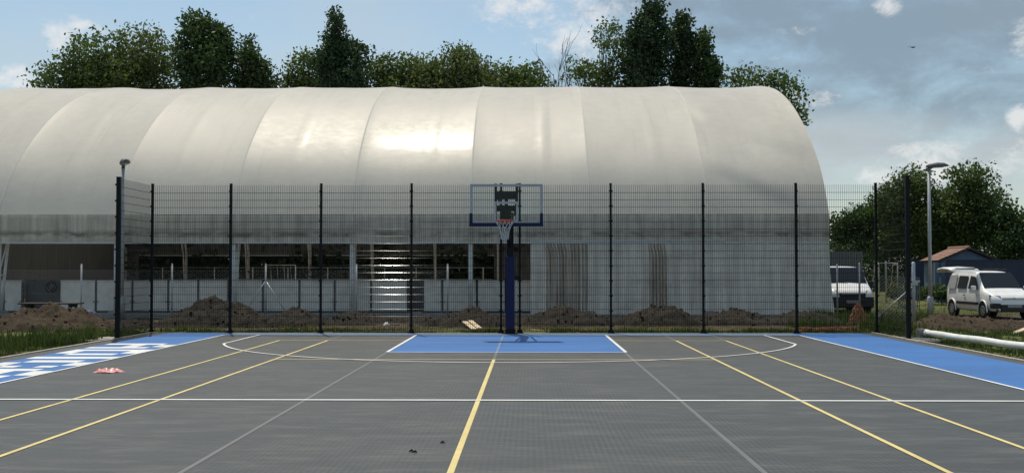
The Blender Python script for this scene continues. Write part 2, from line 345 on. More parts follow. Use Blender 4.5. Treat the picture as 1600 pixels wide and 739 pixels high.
# ------------------------------------------------------------------ court
court = tag(MB().box((0, -3.4, -.03), (19.2, 37.0, .06)).build('court_surface', 'court'), kind='structure')
def sheet(name, x0, x1, y0, y1, mat, lvl):
    z = .0018*lvl; return MB().add([(x0, y0, z), (x1, y0, z), (x1, y1, z), (x0, y1, z)], [(0, 1, 2, 3)]).build(name, mat, court)
sheet('blue_side_apron', -9.22, -7.47, -21.5, 15.02, 'blue', 1); sheet('blue_side_apron', 7.47, 9.32, -21.5, 15.02, 'blue', 1)
sheet('blue_end_apron', -7.47, 7.47, 14.03, 15.02, 'pale_blue', 1); sheet('blue_key', -2.42, 2.42, 8.23, 14.0, 'blue', 1)
sheet('edge_strip', -9.6, -9.225, -21.5, 15.05, 'court_edge', 1); sheet('edge_strip', 9.325, 9.6, -21.5, 15.05, 'court_edge', 1)
def line(name, a, b, w, mat, lvl):
    a, b = Vector((*a, 0)), Vector((*b, 0)); d = (b-a).normalized(); n = Vector((-d.y, d.x, 0))*w/2; z = Vector((0, 0, .0018*lvl))
    return MB().add([a-n+z, b-n+z, b+n+z, a+n+z], [(0, 1, 2, 3)]).build(name, mat, court)
line('grey_line', (-2.46, -14), (-2.46, 8.19), .05, 'grey_paint', 2); line('grey_line', (2.43, -14), (2.43, 8.19), .05, 'grey_paint', 2)
line('grey_line', (-.2, 6.45), (-.2, 8.15), .05, 'grey_paint', 2); line('grey_line', (-.2, 8.26), (-.2, 13.9), .05, 'pale_blue', 3)
line('grey_line', (-4.36, 11.95), (-4.36, 14), .05, 'grey_paint', 2); line('grey_line', (3.98, 11.95), (3.98, 14), .05, 'grey_paint', 2); line('grey_line', (5.17, 11.95), (5.17, 14), .05, 'grey_paint', 2)
for x in (-4.36, 3.98): line('yellow_line', (x, -11.9), (x, 11.86), .055, 'yellow_paint', 3)
for x in (-5.52, 5.17): line('yellow_line', (x, -11.9), (x, 11.86), .055, 'yellow_paint', 3)
line('yellow_line', (-.2, -6.4), (-.2, 6.37), .06, 'yellow_paint', 3)
line('yellow_line', (-5.55, 11.885), (-2.5, 11.885), .05, 'yellow_paint', 4); line('yellow_line', (2.5, 11.885), (5.2, 11.885), .05, 'yellow_paint', 4)
line('pale_line', (-2.40, 11.885), (2.40, 11.885), .06, 'pale_blue', 3); line('yellow_line', (-4.38, 6.4), (4.0, 6.4), .06, 'yellow_paint', 4)
line('white_line', (-7.45, 0), (7.45, 0), .10, 'white_paint', 5)
for x in (-7.45, 7.45): line('white_line', (x, -14), (x, 14.03), .06, 'white_paint', 5)
line('white_line', (-7.4, 14.0), (7.4, 14.0), .05, 'pale_blue', 5)
line('white_line', (-2.45, 8.2), (2.45, 8.2), .06, 'white_paint', 5)
for s in (-1, 1): line('white_line', (s*2.45, 8.2), (s*2.45, 14.0), .07, 'white_paint', 6)
mb = MB(); pts = [(-6.52, 14.0)]; a0 = math.acos(6.52/6.75)
pts += [(-6.75*math.cos(t), 12.42-6.75*math.sin(t)) for t in np.linspace(a0, math.pi-a0, 90)]; pts += [(6.52, 14.0)]
for i, p in enumerate(pts):
    q0 = Vector(pts[max(i-1, 0)]); q1 = Vector(pts[min(i+1, len(pts)-1)]); d = (q1-q0).normalized(); n = Vector((-d.y, d.x))*.03
    mb.v += [(p[0]-n.x, p[1]-n.y, .0126), (p[0]+n.x, p[1]+n.y, .0126)]
mb.f = [(2*i, 2*i+2, 2*i+3, 2*i+1) for i in range(len(pts)-1)]; mb.build('three_point_line', 'white_paint', court)
# pixel lettering painted on the left apron, to be read from outside the court
rowx = lambda r: (-7.50-.33*r, -7.50-.33*(r+1))
GL = {'A': [(1, 2, 3, 4), (0, 2), (1, 2, 3, 4)], 'D': [(0, 1, 2, 3, 4), (0, 4), (1, 2, 3)], 'I': [(0, 1, 2, 3, 4)], 'C': [(1, 2, 3), (0, 4), (1, 3)]}
for ch, bands in (('A', [(10.75, 10.33), (10.33, 9.6), (9.6, 9.2)]), ('D', [(8.87, 8.45), (8.45, 7.78), (7.78, 7.38)]), ('I', [(6.95, 6.48)]),
                  ('C', [(6.12, 5.66), (5.66, 4.98), (4.98, 4.62)]), ('A', [(4.38, 3.98), (3.98, 3.2), (3.2, 2.8)])):
    mb = MB()
    for cells, (y1, y0) in zip(GL[ch], bands):
        for r in cells:
            xa, xb = rowx(r); mb.add([(xb, y0, .0054), (xa, y0, .0054), (xa, y1, .0054), (xb, y1, .0054)], [(0, 1, 2, 3)])
    mb.build('painted_letter', 'white_paint', court)
for s, lab in ((-1, 'pale concrete edging along the left side of the court beside the grass'), (1, 'pale concrete edging along the right side of the court by the pipe')):
    e = thing('court_edging', (s*9.66, 0, 0), lab, 'edging', 'concrete edging of the court'); y = -21.5
    while y < 14.9:
        L = min(.995, 15.1-y); MB().box((0, y+L/2, -.07+random.uniform(-.004, .004)), (.10, L-.012, .19)).build('kerb_stone', 'kerb', e, bevel=.008); y += 1.0
# flat concrete footing patches by the end posts
for x, l in ((-10.05, 'small concrete footing pad in the grass by the left fence post'), (10.05, 'small concrete footing pad in the grass by the right fence post')):
    V = [(x+.32*math.cos(a)*random.uniform(.85, 1.1), 12.3+.75*math.sin(a)*random.uniform(.85, 1.1)) for a in np.linspace(0, 2*math.pi, 14, endpoint=False)]
    tag(MB().prism(V, 'Z', -.12, .02).build('footing_pad', 'kerb'), l, 'footing')
for (u, v), l in (((690, 692), 'small dark crumb of grit on the court, the one nearest the yellow centre line'), ((641, 705.5), 'left one of two dark grit crumbs side by side on the court'), ((646.5, 707), 'right one of two dark grit crumbs side by side on the court')):
    p = gnd(u, v); mb = MB()
    for k in range(3): mb.tube([p+Vector((-.014+.01*k, .01*k, .004)), p+Vector((.012, .004*k, .02)), p+Vector((.02+.006*k, -.01, .006))], [.004, .009, .003], 6)
    tag(mb.build('grit_crumb', 'debris', smooth=True), l, 'debris', 'dark crumbs on the court')

# ------------------------------------------------------------------ mesh fence
def panel_mesh(w, h, name='mesh_panel', r=.0042):
    """rigid mesh panel: 6 mm uprights every 50 mm, paired 8 mm bars every 200 mm; local x along, z up"""
    mb = MB(); n = max(2, int(w/.05))
    for i in range(n+1): x = -w/2+w*i/n; mb.tube([(x, 0, 0), (x, 0, h)], r, 5, False)
    for k in range(int(h/.2)+1):
        z = .02+k*.1955
        for s in (-1, 1):      # eight-sided bar, one facet angled to throw the sun glint forward
            ring = [(s*.007-.0048*math.cos(q), z+.0048*math.sin(q)) for q in (R(56.6+22.5+45*i) for i in range(8))]
            mb.add([(-w/2, *q) for q in ring]+[(w/2, *q) for q in ring], [(i, (i+1) % 8, 8+(i+1) % 8, 8+i) for i in range(8)])
    me = bpy.data.meshes.new(name); me.from_pydata(mb.v, [], mb.f); me.update(); me.materials.append(M['wire']); return me
PM = {}
def panel(parent, x, y, z, w, rz=0.):
    k = round(w, 2)
    if k not in PM: PM[k] = panel_mesh(w, 1.99, r=.003 if rz > 1 else .0042)
    o = bpy.data.objects.new('mesh_panel', PM[k]); COL.objects.link(o); o.parent = parent; o.location = (x, y, z); o.rotation_euler = (0, 0, rz); return o
def post(parent, x, y, w=.06, d=.08, h=4.0, rz=0.):
    mb = MB(); mb.box((0, 0, h/2), (w, d, h)); mb.box((0, 0, .008), (.2, .2, .016)); mb.box((0, 0, h+.006), (w+.008, d+.008, .02))
    for s in (-1, 1): mb.prism([(s*w/2, .016), (s*.09, .016), (s*w/2, .12)][::s], 'Y', -.006, .006)
    for k in range(10): z = .2+k*.4; mb.box((0, -d/2-.012, z), (w+.035, .022, .045)); mb.tube([(0, -d/2-.02, z), (0, -d/2-.04, z)], .009, 6)
    o = mb.build('post', 'post', parent, bevel=.004); o.location = (x, y, 0); o.rotation_euler = (0, 0, rz); return o
PX = [-9.70, -7.57, -5.13, -2.69, -.28, .22, 2.66, 5.13, 7.61, 9.74]
fb = thing('mesh_fence', (0, FY, 0), 'long tall black wire mesh fence behind the basketball hoop', 'fence')
for x in PX: post(fb, x, 0)
for a, b in zip(PX, PX[1:]):
    tw = random.uniform(-.004, .004) if not -6 < a < -2.8 else 0.      # panels never hang perfectly in line
    for z in (.03, 1.985): panel(fb, (a+b)/2, .05 if z < 1 else .062, z, b-a-.02, tw)
for s, X, lab in ((-1, -9.70, 'short black mesh fence panel turning the corner at the left'), (1, 9.74, 'short black mesh fence panel turning the corner at the right')):
    fs = thing('mesh_fence', (X, FY, 0), lab, 'fence', 'short side fences at the court corners')
    post(fs, 0, -2.42, .10, .10, 3.98, R(90)*s)
    for z in (.03, 1.985): panel(fs, s*.05, -1.22, z, 2.34, R(90))

# ------------------------------------------------------------------ basketball hoop
bc = atY(791, 321, 12.8); BX = bc.x; ZB, ZT = atY(791, 354, 12.8).z, atY(791, 288, 12.8).z
pX = gnd(797.5, 520).x
hoop = thing('basketball_hoop', (pX, 14.82, 0), 'basketball hoop with glass backboard on a padded navy pole', 'basketball hoop')
dx = BX-pX; by = 12.8-14.82
MB().box((0, 0, .012), (.42, .36, .024)).box((0, 0, .07), (.26, .26, .1)).build('base_plate', 'black_steel', hoop)
MB().box((0, 0, 1.07), (.235, .235, 1.96)).build('pole_padding', 'navy', hoop, bevel=.03)
MB().box((0, 0, 1.62), (.18, .18, 3.2)).build('pole', 'black_steel', hoop, bevel=.01)
arm = MB().bar((0, .02, 3.1), (dx, by+.12, 3.02), .15, .16); arm.bar((0, .05, 2.3), (dx, by+.5, 2.94), .06, .1)
for s in (-1, 1): arm.bar((s*.12, .0, 3.15), (dx+s*.26, by+.12, ZT-.22), .05, .05)
arm.build('arm', 'black_steel', hoop)
fr = MB(); zc = (ZB+ZT)/2
for s in (-1, 1): fr.box((dx+s*.265, by+.07, (ZB+ZT)/2+.05), (.06, .06, ZT-ZB-.06))
fr.box((dx, by+.075, ZT-.27), (.5, .05, .2)).box((dx, by+.075, ZT-.60), (.5, .05, .15)).box((dx, by+.09, ZT-.43), (.09, .05, .2)).box((dx-.02, by+.1, ZT-.75), (.28, .06, .22))
fr.build('mounting_frame', 'black_steel', hoop)
MB().box((dx, by, (ZB+ZT)/2+.03), (1.74, .012, ZT-ZB-.1)).build('glass_board', 'glass', hoop)
bf = MB(); w2 = .9
bf.box((dx, by, ZT-.03), (2*w2, .05, .06)).box((dx, by, ZB+.10), (2*w2-.13, .04, .05))
for s in (-1, 1): bf.box((dx+s*(w2-.03), by, (ZB+ZT)/2+.04), (.06, .048, ZT-ZB-.15))
bf.build('board_frame', 'hoop_white', hoop)
tg = MB(); tz = ZB+.12
tg.box((dx, by-.012, tz+.47), (.59, .006, .06))
for s in (-1, 1): tg.box((dx+s*.27, by-.012, tz+.22), (.05, .006, .43))
tg.box((dx, by-.012, tz+.02), (.59, .0065, .04)); tg.build('target_square', 'hoop_white', hoop)
pd = MB().box((dx, by-.01, ZB+.045), (1.84, .09, .09))
for s in (-1, 1): pd.box((dx+s*.875, by-.01, ZB+.21), (.08, .09, .24))
pd.build('edge_padding', 'navy', hoop, bevel=.015)
rz_ = atY(790, 345, 12.42).z; rc = Vector((dx-.03, by-.15-.23, rz_))
rm = MB().tube([rc+Vector((.23*math.cos(t), .23*math.sin(t), 0)) for t in np.linspace(0, 2*math.pi, 33)], .012, 8, False)
rm.box((dx-.03, by-.09, rz_-.03), (.16, .15, .09)); rm.box((dx-.03, by-.03, rz_-.03), (.24, .03, .16))
for s in (-1, 1): rm.bar((dx-.03+s*.1, by-.05, rz_-.07), (dx-.03+s*.15, by-.24, rz_-.012), .02, .02)
rm.build('rim', 'orange', hoop, smooth=False)
nt = MB(); NK = 12
def npnt(a, t):
    r = .225*(1-t)+.095*t-.04*math.sin(math.pi*t); return rc+Vector((r*math.cos(a)+.01*math.sin(3*a)*t, r*math.sin(a), -.02-.43*t))
for k in range(NK):
    for s in (-1, 1):
        nt.tube([npnt(2*math.pi*(k+s*t*2.0)/NK, t) for t in np.linspace(0, 1, 9)], .0042, 5)
nt.tube([npnt(2*math.pi*k/12, 1) for k in range(13)], .006, 5); nt.build('net', 'net', hoop, smooth=True)

# ------------------------------------------------------------------ the membrane hall
XE = 11.22; SP = 4.285; NB = 9; RIB = [XE-SP*k for k in range(NB+1)]      # arches from the right end leftwards
pr = [(p.y, p.z) for p in (atX(1295, 335, XE), atX(1286, 275, XE), atX(1276, 242, XE), atX(1264, 213, XE), atX(1250, 183, XE), atX(1234, 158, XE), atX(1213, 139, XE), atX(1188, 131, XE))]
Y0, Z0 = pr[0]; YC, ZC = 42.6, 10.85
pr = pr[:-1] + [(36.2, 10.22), (39.4, 10.70), (YC, ZC)]; pr = pr + [(2*YC-y, z) for y, z in pr[-2::-1]]; YB = 2*YC-Y0
def smooth_curve(P, n):
    P = np.array(P); d = np.r_[0, np.cumsum(np.hypot(*np.diff(P, axis=0).T))]; t = np.linspace(0, d[-1], n)
    q = np.stack([np.interp(t, d, P[:, 0]), np.interp(t, d, P[:, 1])], 1)
    for _ in range(int(n/6)):
        q[1:-1] = q[1:-1]*.5+(q[:-2]+q[2:])*.25
    return q
PC = smooth_curve(pr, 160); TN = np.gradient(PC, axis=0); TN /= np.linalg.norm(TN, axis=1)[:, None]; NM = np.stack([-TN[:, 1], TN[:, 0]], 1)   # outward
hall = thing('membrane_hall', ((XE+RIB[-1])/2, YC, 0), 'long white membrane sports hall with an arched roof behind the fence', 'hall'); HO = Vector(hall.location)
def hb(mb, name, mat, smooth=False, bevel=0.): 
    mb.v = [(a-HO.x, b-HO.y, c-HO.z) for a, b, c in mb.v]; return mb.build(name, mat, hall, smooth, bevel)
def hpart(V, Fq, name, mat, smooth=True):
    V = np.asarray(V)-np.array(HO)[None]; return link(name, np_mesh(name, V, Fq), mat, hall, smooth)
NU = 28
for k in range(NB):
    xr, xl = RIB[k], RIB[k+1]; V = []; sagk = .065+.025*math.sin(k*2.3+1)
    skew = .16*math.sin(k*1.7+.6)
    for i in range(NU):
        u = i/(NU-1); x = xl+(xr-xl)*u
        for j in range(len(PC)):
            t = j/(len(PC)-1); y, z = PC[j]
            edge = min(1, min(t, 1-t)*14)
            uu = u**(1+skew); d = -sagk*(4*uu*(1-uu))**.8*(.25+.75*edge)
            d += .012*fbm(x*.45+k*9, t*9, 1.5, 3)*edge*min(1, 6*u*(1-u)) + .010*math.exp(-((u-.52-.1*math.sin(k))/.03)**2)*edge
            if t < .5 and k in (2, 3): d += .02*math.exp(-((u-.62)/.018)**2)*sstep(4.5, 7, z)*sstep(9.6, 8, z)
            if k == 0 and t < .5:       # slack end bay: two diagonal tension folds
                z1 = 8.0-1.75*u; z2 = 5.9-2.0*u; e = min(1, 8*u, 8*(1-u))
                
                fold = lambda q: (max(0, 1+q/1.7) if q < 0 else max(0, 1-q/.55))      # soft above the crease, long slack slope below it
                d += e*(.085*fold(z1-z)+.07*fold(z2-z)*(1 if u < .6 else 1-(u-.6)/.4))
            V.append((x, y+NM[j, 0]*d, z+NM[j, 1]*d))
    hpart(V, grid_faces(NU, len(PC)), 'roof_membrane', 'membrane')
for k in range(NB+1):     # welded strip that covers the seam over each arch
    V = []
    for i, dx_ in enumerate((-.03, -.027, .027, .03)):
        for j in range(len(PC)): o_ = .001 if i in (0, 3) else .003; V.append((RIB[k]+dx_*(1 if 0 < k < NB else .5), PC[j, 0]+NM[j, 0]*o_, PC[j, 1]+NM[j, 1]*o_))
    hpart(V, grid_faces(4, len(PC)), 'seam_strip', 'seam')
ZK = 2.69
for k in range(NB):       # hanging skirt, front and back
    xr, xl = RIB[k], RIB[k+1]
    for yy, sg in ((Y0, -1), (YB, 1)):
        V = []; n = 30
        for i in range(n):
            x = xl+(xr-xl)*i/(n-1)
            for j in range(7):
                t = j/6; V.append((x, yy+sg*(.012+.03*t*fbm(x*1.3, t, 2+k)+.02*math.sin(math.pi*t)), Z0+.02-(Z0+.02-ZK+.03*math.sin(math.pi*i/(n-1)))*t))
        hpart(V, grid_faces(n, 7), 'skirt_panel', 'skirt' if sg < 0 else 'dim_sheet')  # far skirt gets a darker colour for the shade indoors
    hb(MB().bar((xl+.01, Y0-.02, ZK-.03), (xr-.01, Y0-.02, ZK-.03), .07, .05), 'eaves_beam', 'white_metal')
    hb(MB().bar((xl+.01, YB+.02, ZK-.03), (xr-.01, YB+.02, ZK-.03), .07, .05), 'eaves_beam', 'white_metal')
# arch trusses: white outer chord, inner chord that leans in from the foot, zigzag between
for k in range(NB+1):
    x = RIB[k]-(.12 if k == 0 else -.12 if k == NB else 0.); mb = MB()
    out = [(Y0+.10, .12), (Y0+.10, 1.5), (Y0+.10, 2.9)]+[(PC[j, 0]-NM[j, 0]*.34, PC[j, 1]-NM[j, 1]*.34) for j in range(4, len(PC)-4, 6)]+[(YB-.10, 2.9), (YB-.10, 1.5), (YB-.10, .12)]
    inn = [(Y0+.30, .12), (Y0+.55, 1.5), (Y0+.82, 2.9)]+[(PC[j, 0]-NM[j, 0]*1.0, PC[j, 1]-NM[j, 1]*1.0) for j in range(4, len(PC)-4, 6)]+[(YB-.82, 2.9), (YB-.55, 1.5), (YB-.30, .12)]
    mb.tube([(x, *p) for p in out], .085, 8); mb.tube([(x, *p) for p in inn], .055, 8)
    for i in range(len(out)-1): mb.bar((x, *out[i]), (x, *inn[i+1]), .04); mb.bar((x, *out[i+1]), (x, *inn[i+1]), .035)
    hb(mb, 'arch_truss', 'white_metal', True)
    hb(MB().box((x, Y0+.15, .10), (.4, .6, .2)).box((x, Y0+.15, .215), (.3, .45, .03)), 'truss_foot', 'concrete')
# closed gable ends
for x, nm in ((XE+.02, 'end_wall'), (RIB[-1]-.02, 'end_wall')):
    V = []; n = len(PC)
    for j in range(n): V += [(x, PC[j, 0]-NM[j, 0]*.02, PC[j, 1]-NM[j, 1]*.02), (x, PC[j, 0], .0)]
    hpart(V, grid_faces(n, 2), nm, 'skirt' if x > 0 else 'dim_sheet', False)  # left wall takes the colour with indoor dimness painted in
# side curtain that closes the right bays down to the ground, bunched in two places
XA = atY(829, 440, Y0).x; xb1, xb2, xb3, xb4 = (atY(u, 440, Y0).x for u in (852, 921, 1013, 1043))
n = 1300; V = []
for i in range(n):
    x = XA+(XE+.0-XA)*i/(n-1)
    bun = max(sstep(xb1, xb1+.1, x)*sstep(xb2, xb2-.1, x), sstep(xb3, xb3+.06, x)*sstep(xb4, xb4-.06, x))
    for j in range(24):
        t = j/23; z = ZK-.05-(ZK-.02)*t
        ph = x*2*math.pi/.115+2.4*fbm(x*2.2, 0, 4)+1.0*fbm(x*3, z*.8, 8)
        f = bun*(.085+.075*fbm(x*5, z*.4, 1))*math.sin(ph)+bun*(.02*math.sin(ph*2.3+1)+.05*fbm(x*2.6, z*.25, 12))
        f += (1-bun)*(.020*math.sin(x*2*math.pi/.55+fbm(x, z*.3, 3)*2)+.030*fbm(x*1.2, z*.7, 6))*min(1, .3+t*1.2)
        lean = bun*sstep(.18, 0., t)*(-.14)*(1-(x-xb1)/(xb2-xb1) if x < xb2+.2 else .6)
        flare = sstep(10.3, XE, x)*(.16*t*t) ; 
        V.append((x+lean+flare, Y0-.03-f-.10*t*t*sstep(9.5, XE, x), z+(.015*fbm(x*2, 0, 9) if j == 23 else 0)))
hpart(V, grid_faces(n, 24), 'side_curtain', 'curtain')
hb(MB().bar((XA, Y0-.055, ZK+.03), (atY(1128, 372, Y0).x, Y0-.055, ZK+.06), .03, .05), 'curtain_rail', 'white_metal')
# dimmed sheet closing the far side at the left
V = []; xq0, xq1 = RIB[-1], atY(218, 400, YB).x
for i in range(60):
    x = xq0+(xq1-xq0)*i/59
    for j in range(6): V.append((x, YB-.1+.05*fbm(x*.8, j*.4, 2), ZK*(1-j/5)))
hpart(V, grid_faces(60, 6), 'far_sheet', 'dim_sheet')
V = []; xq0, xq1 = atY(772, 400, YB).x, XE
for i in range(60):
    x = xq0+(xq1-xq0)*i/59
    for j in range(6): V.append((x, YB-.1+.05*fbm(x*.8, j*.4, 5), ZK*(1-j/5)))
hpart(V, grid_faces(60, 6), 'far_sheet', 'dim_sheet')
tag(MB().box(((XE+RIB[-1])/2, YC, .03), (XE-RIB[-1]-.3, YB-Y0-.3, .16)).build('hall_floor', 'concrete'), kind='structure')
hb(MB().box(((XE+RIB[-1])/2, Y0+.0, .0), (XE-RIB[-1]-.1, .28, .2)), 'plinth', 'concrete')

# rink boards inside the front opening
YR = 25.75
edges = [-62, -50, 6, 35, None, 93, 150, 207, 263, 310, 357, 411, 468, 523, 580, 637, None, 661, 691, 745, 790, 832]
rink = thing('rink_boards', (-8, YR, .1), 'row of white rink boards standing inside the hall opening', 'boards'); seq = []
for a, b in zip(edges, edges[1:]):
    if a is None or b is None: continue
    xa, xb = atY(a, 460, YR).x+8, atY(b, 460, YR).x+8; w = xb-xa-.09
    pb = MB().box(((xa+xb)/2, 0, .62), (w, .025, 1.06)).build('board_panel', 'board', rink)
    MB().box(((xa+xb)/2, 0, 1.185), (w, .07, .04)).build('cap_rail', 'board', rink); MB().box(((xa+xb)/2, .0, .045), (w, .05, .08)).build('kick_strip', 'dark_steel', rink)
    for q in (xa, xb): seq.append(q)
for q in sorted(set(round(s, 2) for s in seq)):
    MB().box((q, .03, .58), (.075, .08, 1.14)).box((q, -.02, .42), (.2, .05, .035)).box((q, .22, .03), (.07, .4, .05)).build('board_post', 'dark_steel', rink)
for a, b in ((35, 93), (637, 661)):      # dark panels set behind the two gaps
    xa, xb = atY(a, 460, YR).x+8, atY(b, 460, YR).x+8; MB().box(((xa+xb)/2, (.35), .64), (xb-xa+.1, .03, 1.2)).build('dark_panel', 'dark_steel', rink)
# far rail inside, seen under the skirt
yr2 = YB-2.2
rail = thing('rink_rail', (-10, yr2, .1), 'thin pale railing at the far side inside the hall', 'railing')
for u in (254, 335, 395, 450, 512, 601, 650, 681, 755): x = atY(u, 420, yr2).x+10; MB().tube([(x, 0, 0), (x, 0, 1.75)], .035, 6).build('rail_post', 'galv', rail, True)
for z in (1.72, .95): MB().tube([(atY(240, 400, yr2).x+10, 0, z), (atY(770, 400, yr2).x+10, 0, z)], .02, 6).build('rail_bar', 'galv', rail, True)
goal = thing('rink_goal', (atY(438, 420, 50).x, 50, .1), 'small white goal frame standing inside the hall', 'goal')
MB().tube([(-.9, 0, 0), (-.9, 0, 1.85), (.9, 0, 1.85), (.9, 0, 0)], .04, 8).build('goal_frame', 'white_metal', goal, True)
for x in np.linspace(-.6, .6, 4): MB().tube([(x, .6, .0), (x, .05, 1.8)], .015, 5).build('back_bar', 'white_metal', goal, True)

# chain-link fence between the soil heaps and the hall: posts, braces, wires, diamond mesh
YL = 23.6
cl = thing('chain_link_fence', (-8, YL, 0), 'low chain link fence on slim galvanised posts in front of the rink boards', 'fence')
cp = [atY(u, 450, YL).x+8 for u in (-20, 127, 268.5, 415, 557, 699.5)]
for i, x in enumerate(cp):
    MB().tube([(x, 0, -.1), (x, 0, 1.87)], .032, 8).tube([(x, 0, 1.87), (x, 0, 1.9)], [.036, .02], 8).build('post', 'galv', cl, True)
x = cp[3]
for s in (-1, 1): MB().tube([(x+s*.03, 0, 1.26), (x+s*.82, 0, .05)], .02, 6).build('brace', 'galv', cl, True)
def link_mesh(x0, x1, h, z0=.05, st=.11, r=.0016):
    mb = MB(); L = x1-x0; k = -h
    while k < L:
        for s in (1, -1):
            a, b = max(k, 0), min(k+h, L)
            if b-a > .02:
                za, zb = (a-k, b-k) if s > 0 else (h-(a-k), h-(b-k)); mb.tube([(x0+a, .01*s*.3, z0+za), (x0+b, .01*s*.3, z0+zb)], r, 3, False)
        k += st
    for z in (z0, z0+h/2, z0+h): mb.tube([(x0, 0, z), (x1, 0, z)], .0025, 4, False)
    return mb
for a, b in zip(cp, cp[1:]): link_mesh(a+.03, b-.03, 1.62).build('wire_mesh', 'galv', cl)

# ------------------------------------------------------------------ street lamps
def lamp(loc, top, yawh, lab, scale=1.):
    t = thing('street_lamp', loc, lab, 'lamp post', 'street lamps by the hall'); t.rotation_euler = (0, 0, yawh)
    MB().tube([(0, 0, -.1), (0, 0, top-.12)], [.075, .06], 14).build('pole', 'lamp_pole', t, True)
    MB().tube([(0, 0, -.1), (0, 0, .74), (0, 0, .77)], [.118, .118, .085], 14).build('base_sleeve', 'lamp_pole', t, True)
    MB().tube([(-.03, 0, top-.14), (.0, 0, top-.04), (.12, 0, top)], [.064, .062, .05], 10).build('spigot', 'lamp_grey', t, True)
    hd = MB(); st = [(-.1, .07, .08), (.05, .13, .14), (.35, .18, .17), (.62, .165, .14), (.76, .10, .07)]
    for i, (x, w, hh) in enumerate(st):
        zz = top+.01+.07*(x+.08); hd.v += [(x, -w, zz), (x, -w*.75, zz+hh*.7), (x, 0, zz+hh), (x, w*.75, zz+hh*.7), (x, w, zz), (x, w*.6, zz-.02), (x, -w*.6, zz-.02)]
    for i in range(len(st)-1):
        for k in range(7): hd.f.append((i*7+k, i*7+(k+1) % 7, (i+1)*7+(k+1) % 7, (i+1)*7+k))
    hd.f += [tuple(range(7)), tuple(28+k for k in range(7))[::-1]]
    h = hd.build('lamp_head', 'lamp_grey', t, True); MB().box((.36, 0, top+.005), (.42, .16, .02), mat=Matrix.Rotation(-.07, 3, 'Y')).build('lens', 'lamp_glass', h)
p = gnd(1454, 493.5, gz(15, 26)); lamp(p, atY(1452, 262, p.y).z-p.z, R(4), 'street lamp with a grey head on a tall pole beside the parked car')
p = atY(190, 500, 24.1); lamp((p.x, 24.1, -.03), atY(190, 257, 24.1).z, R(-62), 'street lamp rising behind the left fence corner in front of the hall')

# ------------------------------------------------------------------ soil heaps
def heap(name, u0, u1, vtop, Y, depth, lab, mat, seed, hs=1., nclod=260, peak=.5, pw=1.3):
    xa, xb = atY(u0, 450, Y).x, atY(u1, 450, Y).x; h = (atY((u0+u1)/2, vtop, Y).z+.02)*hs; cx, w = (xa+xb)/2, (xb-xa)/2; pk = (peak-.5)*2
    t = thing(name, (cx, Y, gz(cx, Y)), lab, 'soil heap', 'heaps of dug soil round the court'); nx, ny = int(w*2/.045)+10, int(depth*2/.06)+8; V = []
    def hh(a, b):
        x, y = cx+a*w, Y+b*depth; aa = (a-pk)/(1-pk) if a > pk else (a-pk)/(1+pk)
        r = math.hypot(aa, b)*(1+.28*fbm(x*.9, y*.9, seed, 3)); base = max(0, 1-r**pw)
        n1 = fbm(x*1.7, y*1.7, seed+3, 4); n2 = abs(fbm(x*5, y*5, seed+7, 4)); n3 = fbm(x*14, y*14, seed, 3)
        return h*base*(1+.32*n1)+min(1, base*5)*(.11*n2+.035*n3-.03)-.10*sstep(.25, 0, base)
    for i in range(nx):
        for j in range(ny):
            a, b = -1.25+2.5*i/(nx-1), -1.25+2.5*j/(ny-1); V.append((a*w, b*depth, hh(a, b)))
    link('soil', np_mesh('soil', V, grid_faces(nx, ny)), mat, t, True)
    rs = random.Random(seed); cl_ = MB()
    ico = [(0, 0, 1), (.9, 0, .3), (.28, .85, .35), (-.72, .53, .3), (-.72, -.53, .4), (.28, -.85, .25), (0, 0, -.8)]; fi = [(0, 1, 2), (0, 2, 3), (0, 3, 4), (0, 4, 5), (0, 5, 1), (6, 2, 1), (6, 3, 2), (6, 4, 3), (6, 5, 4), (6, 1, 5)]
    for _ in range(int(nclod*.8)):
        a, b = rs.uniform(-1.05, 1.05), rs.uniform(-1.1, .9)
        if math.hypot(a, b) > 1.12: continue
        s = rs.choice((.014, .018, .024, .032, .05))*rs.uniform(.7, 1.3); ro = Matrix.Rotation(rs.uniform(0, 6), 3, 'Z') @ Matrix.Rotation(rs.uniform(-.6, .6), 3, 'X')
        c = Vector((a*w, b*depth, max(hh(a, b), -.02)+s*-.05)); cl_.add([c+ro @ Vector(p)*s*rs.uniform(.75, 1.3) for p in ico], fi)
    tag(cl_.build('clods', mat, t), kind='stuff'); return t
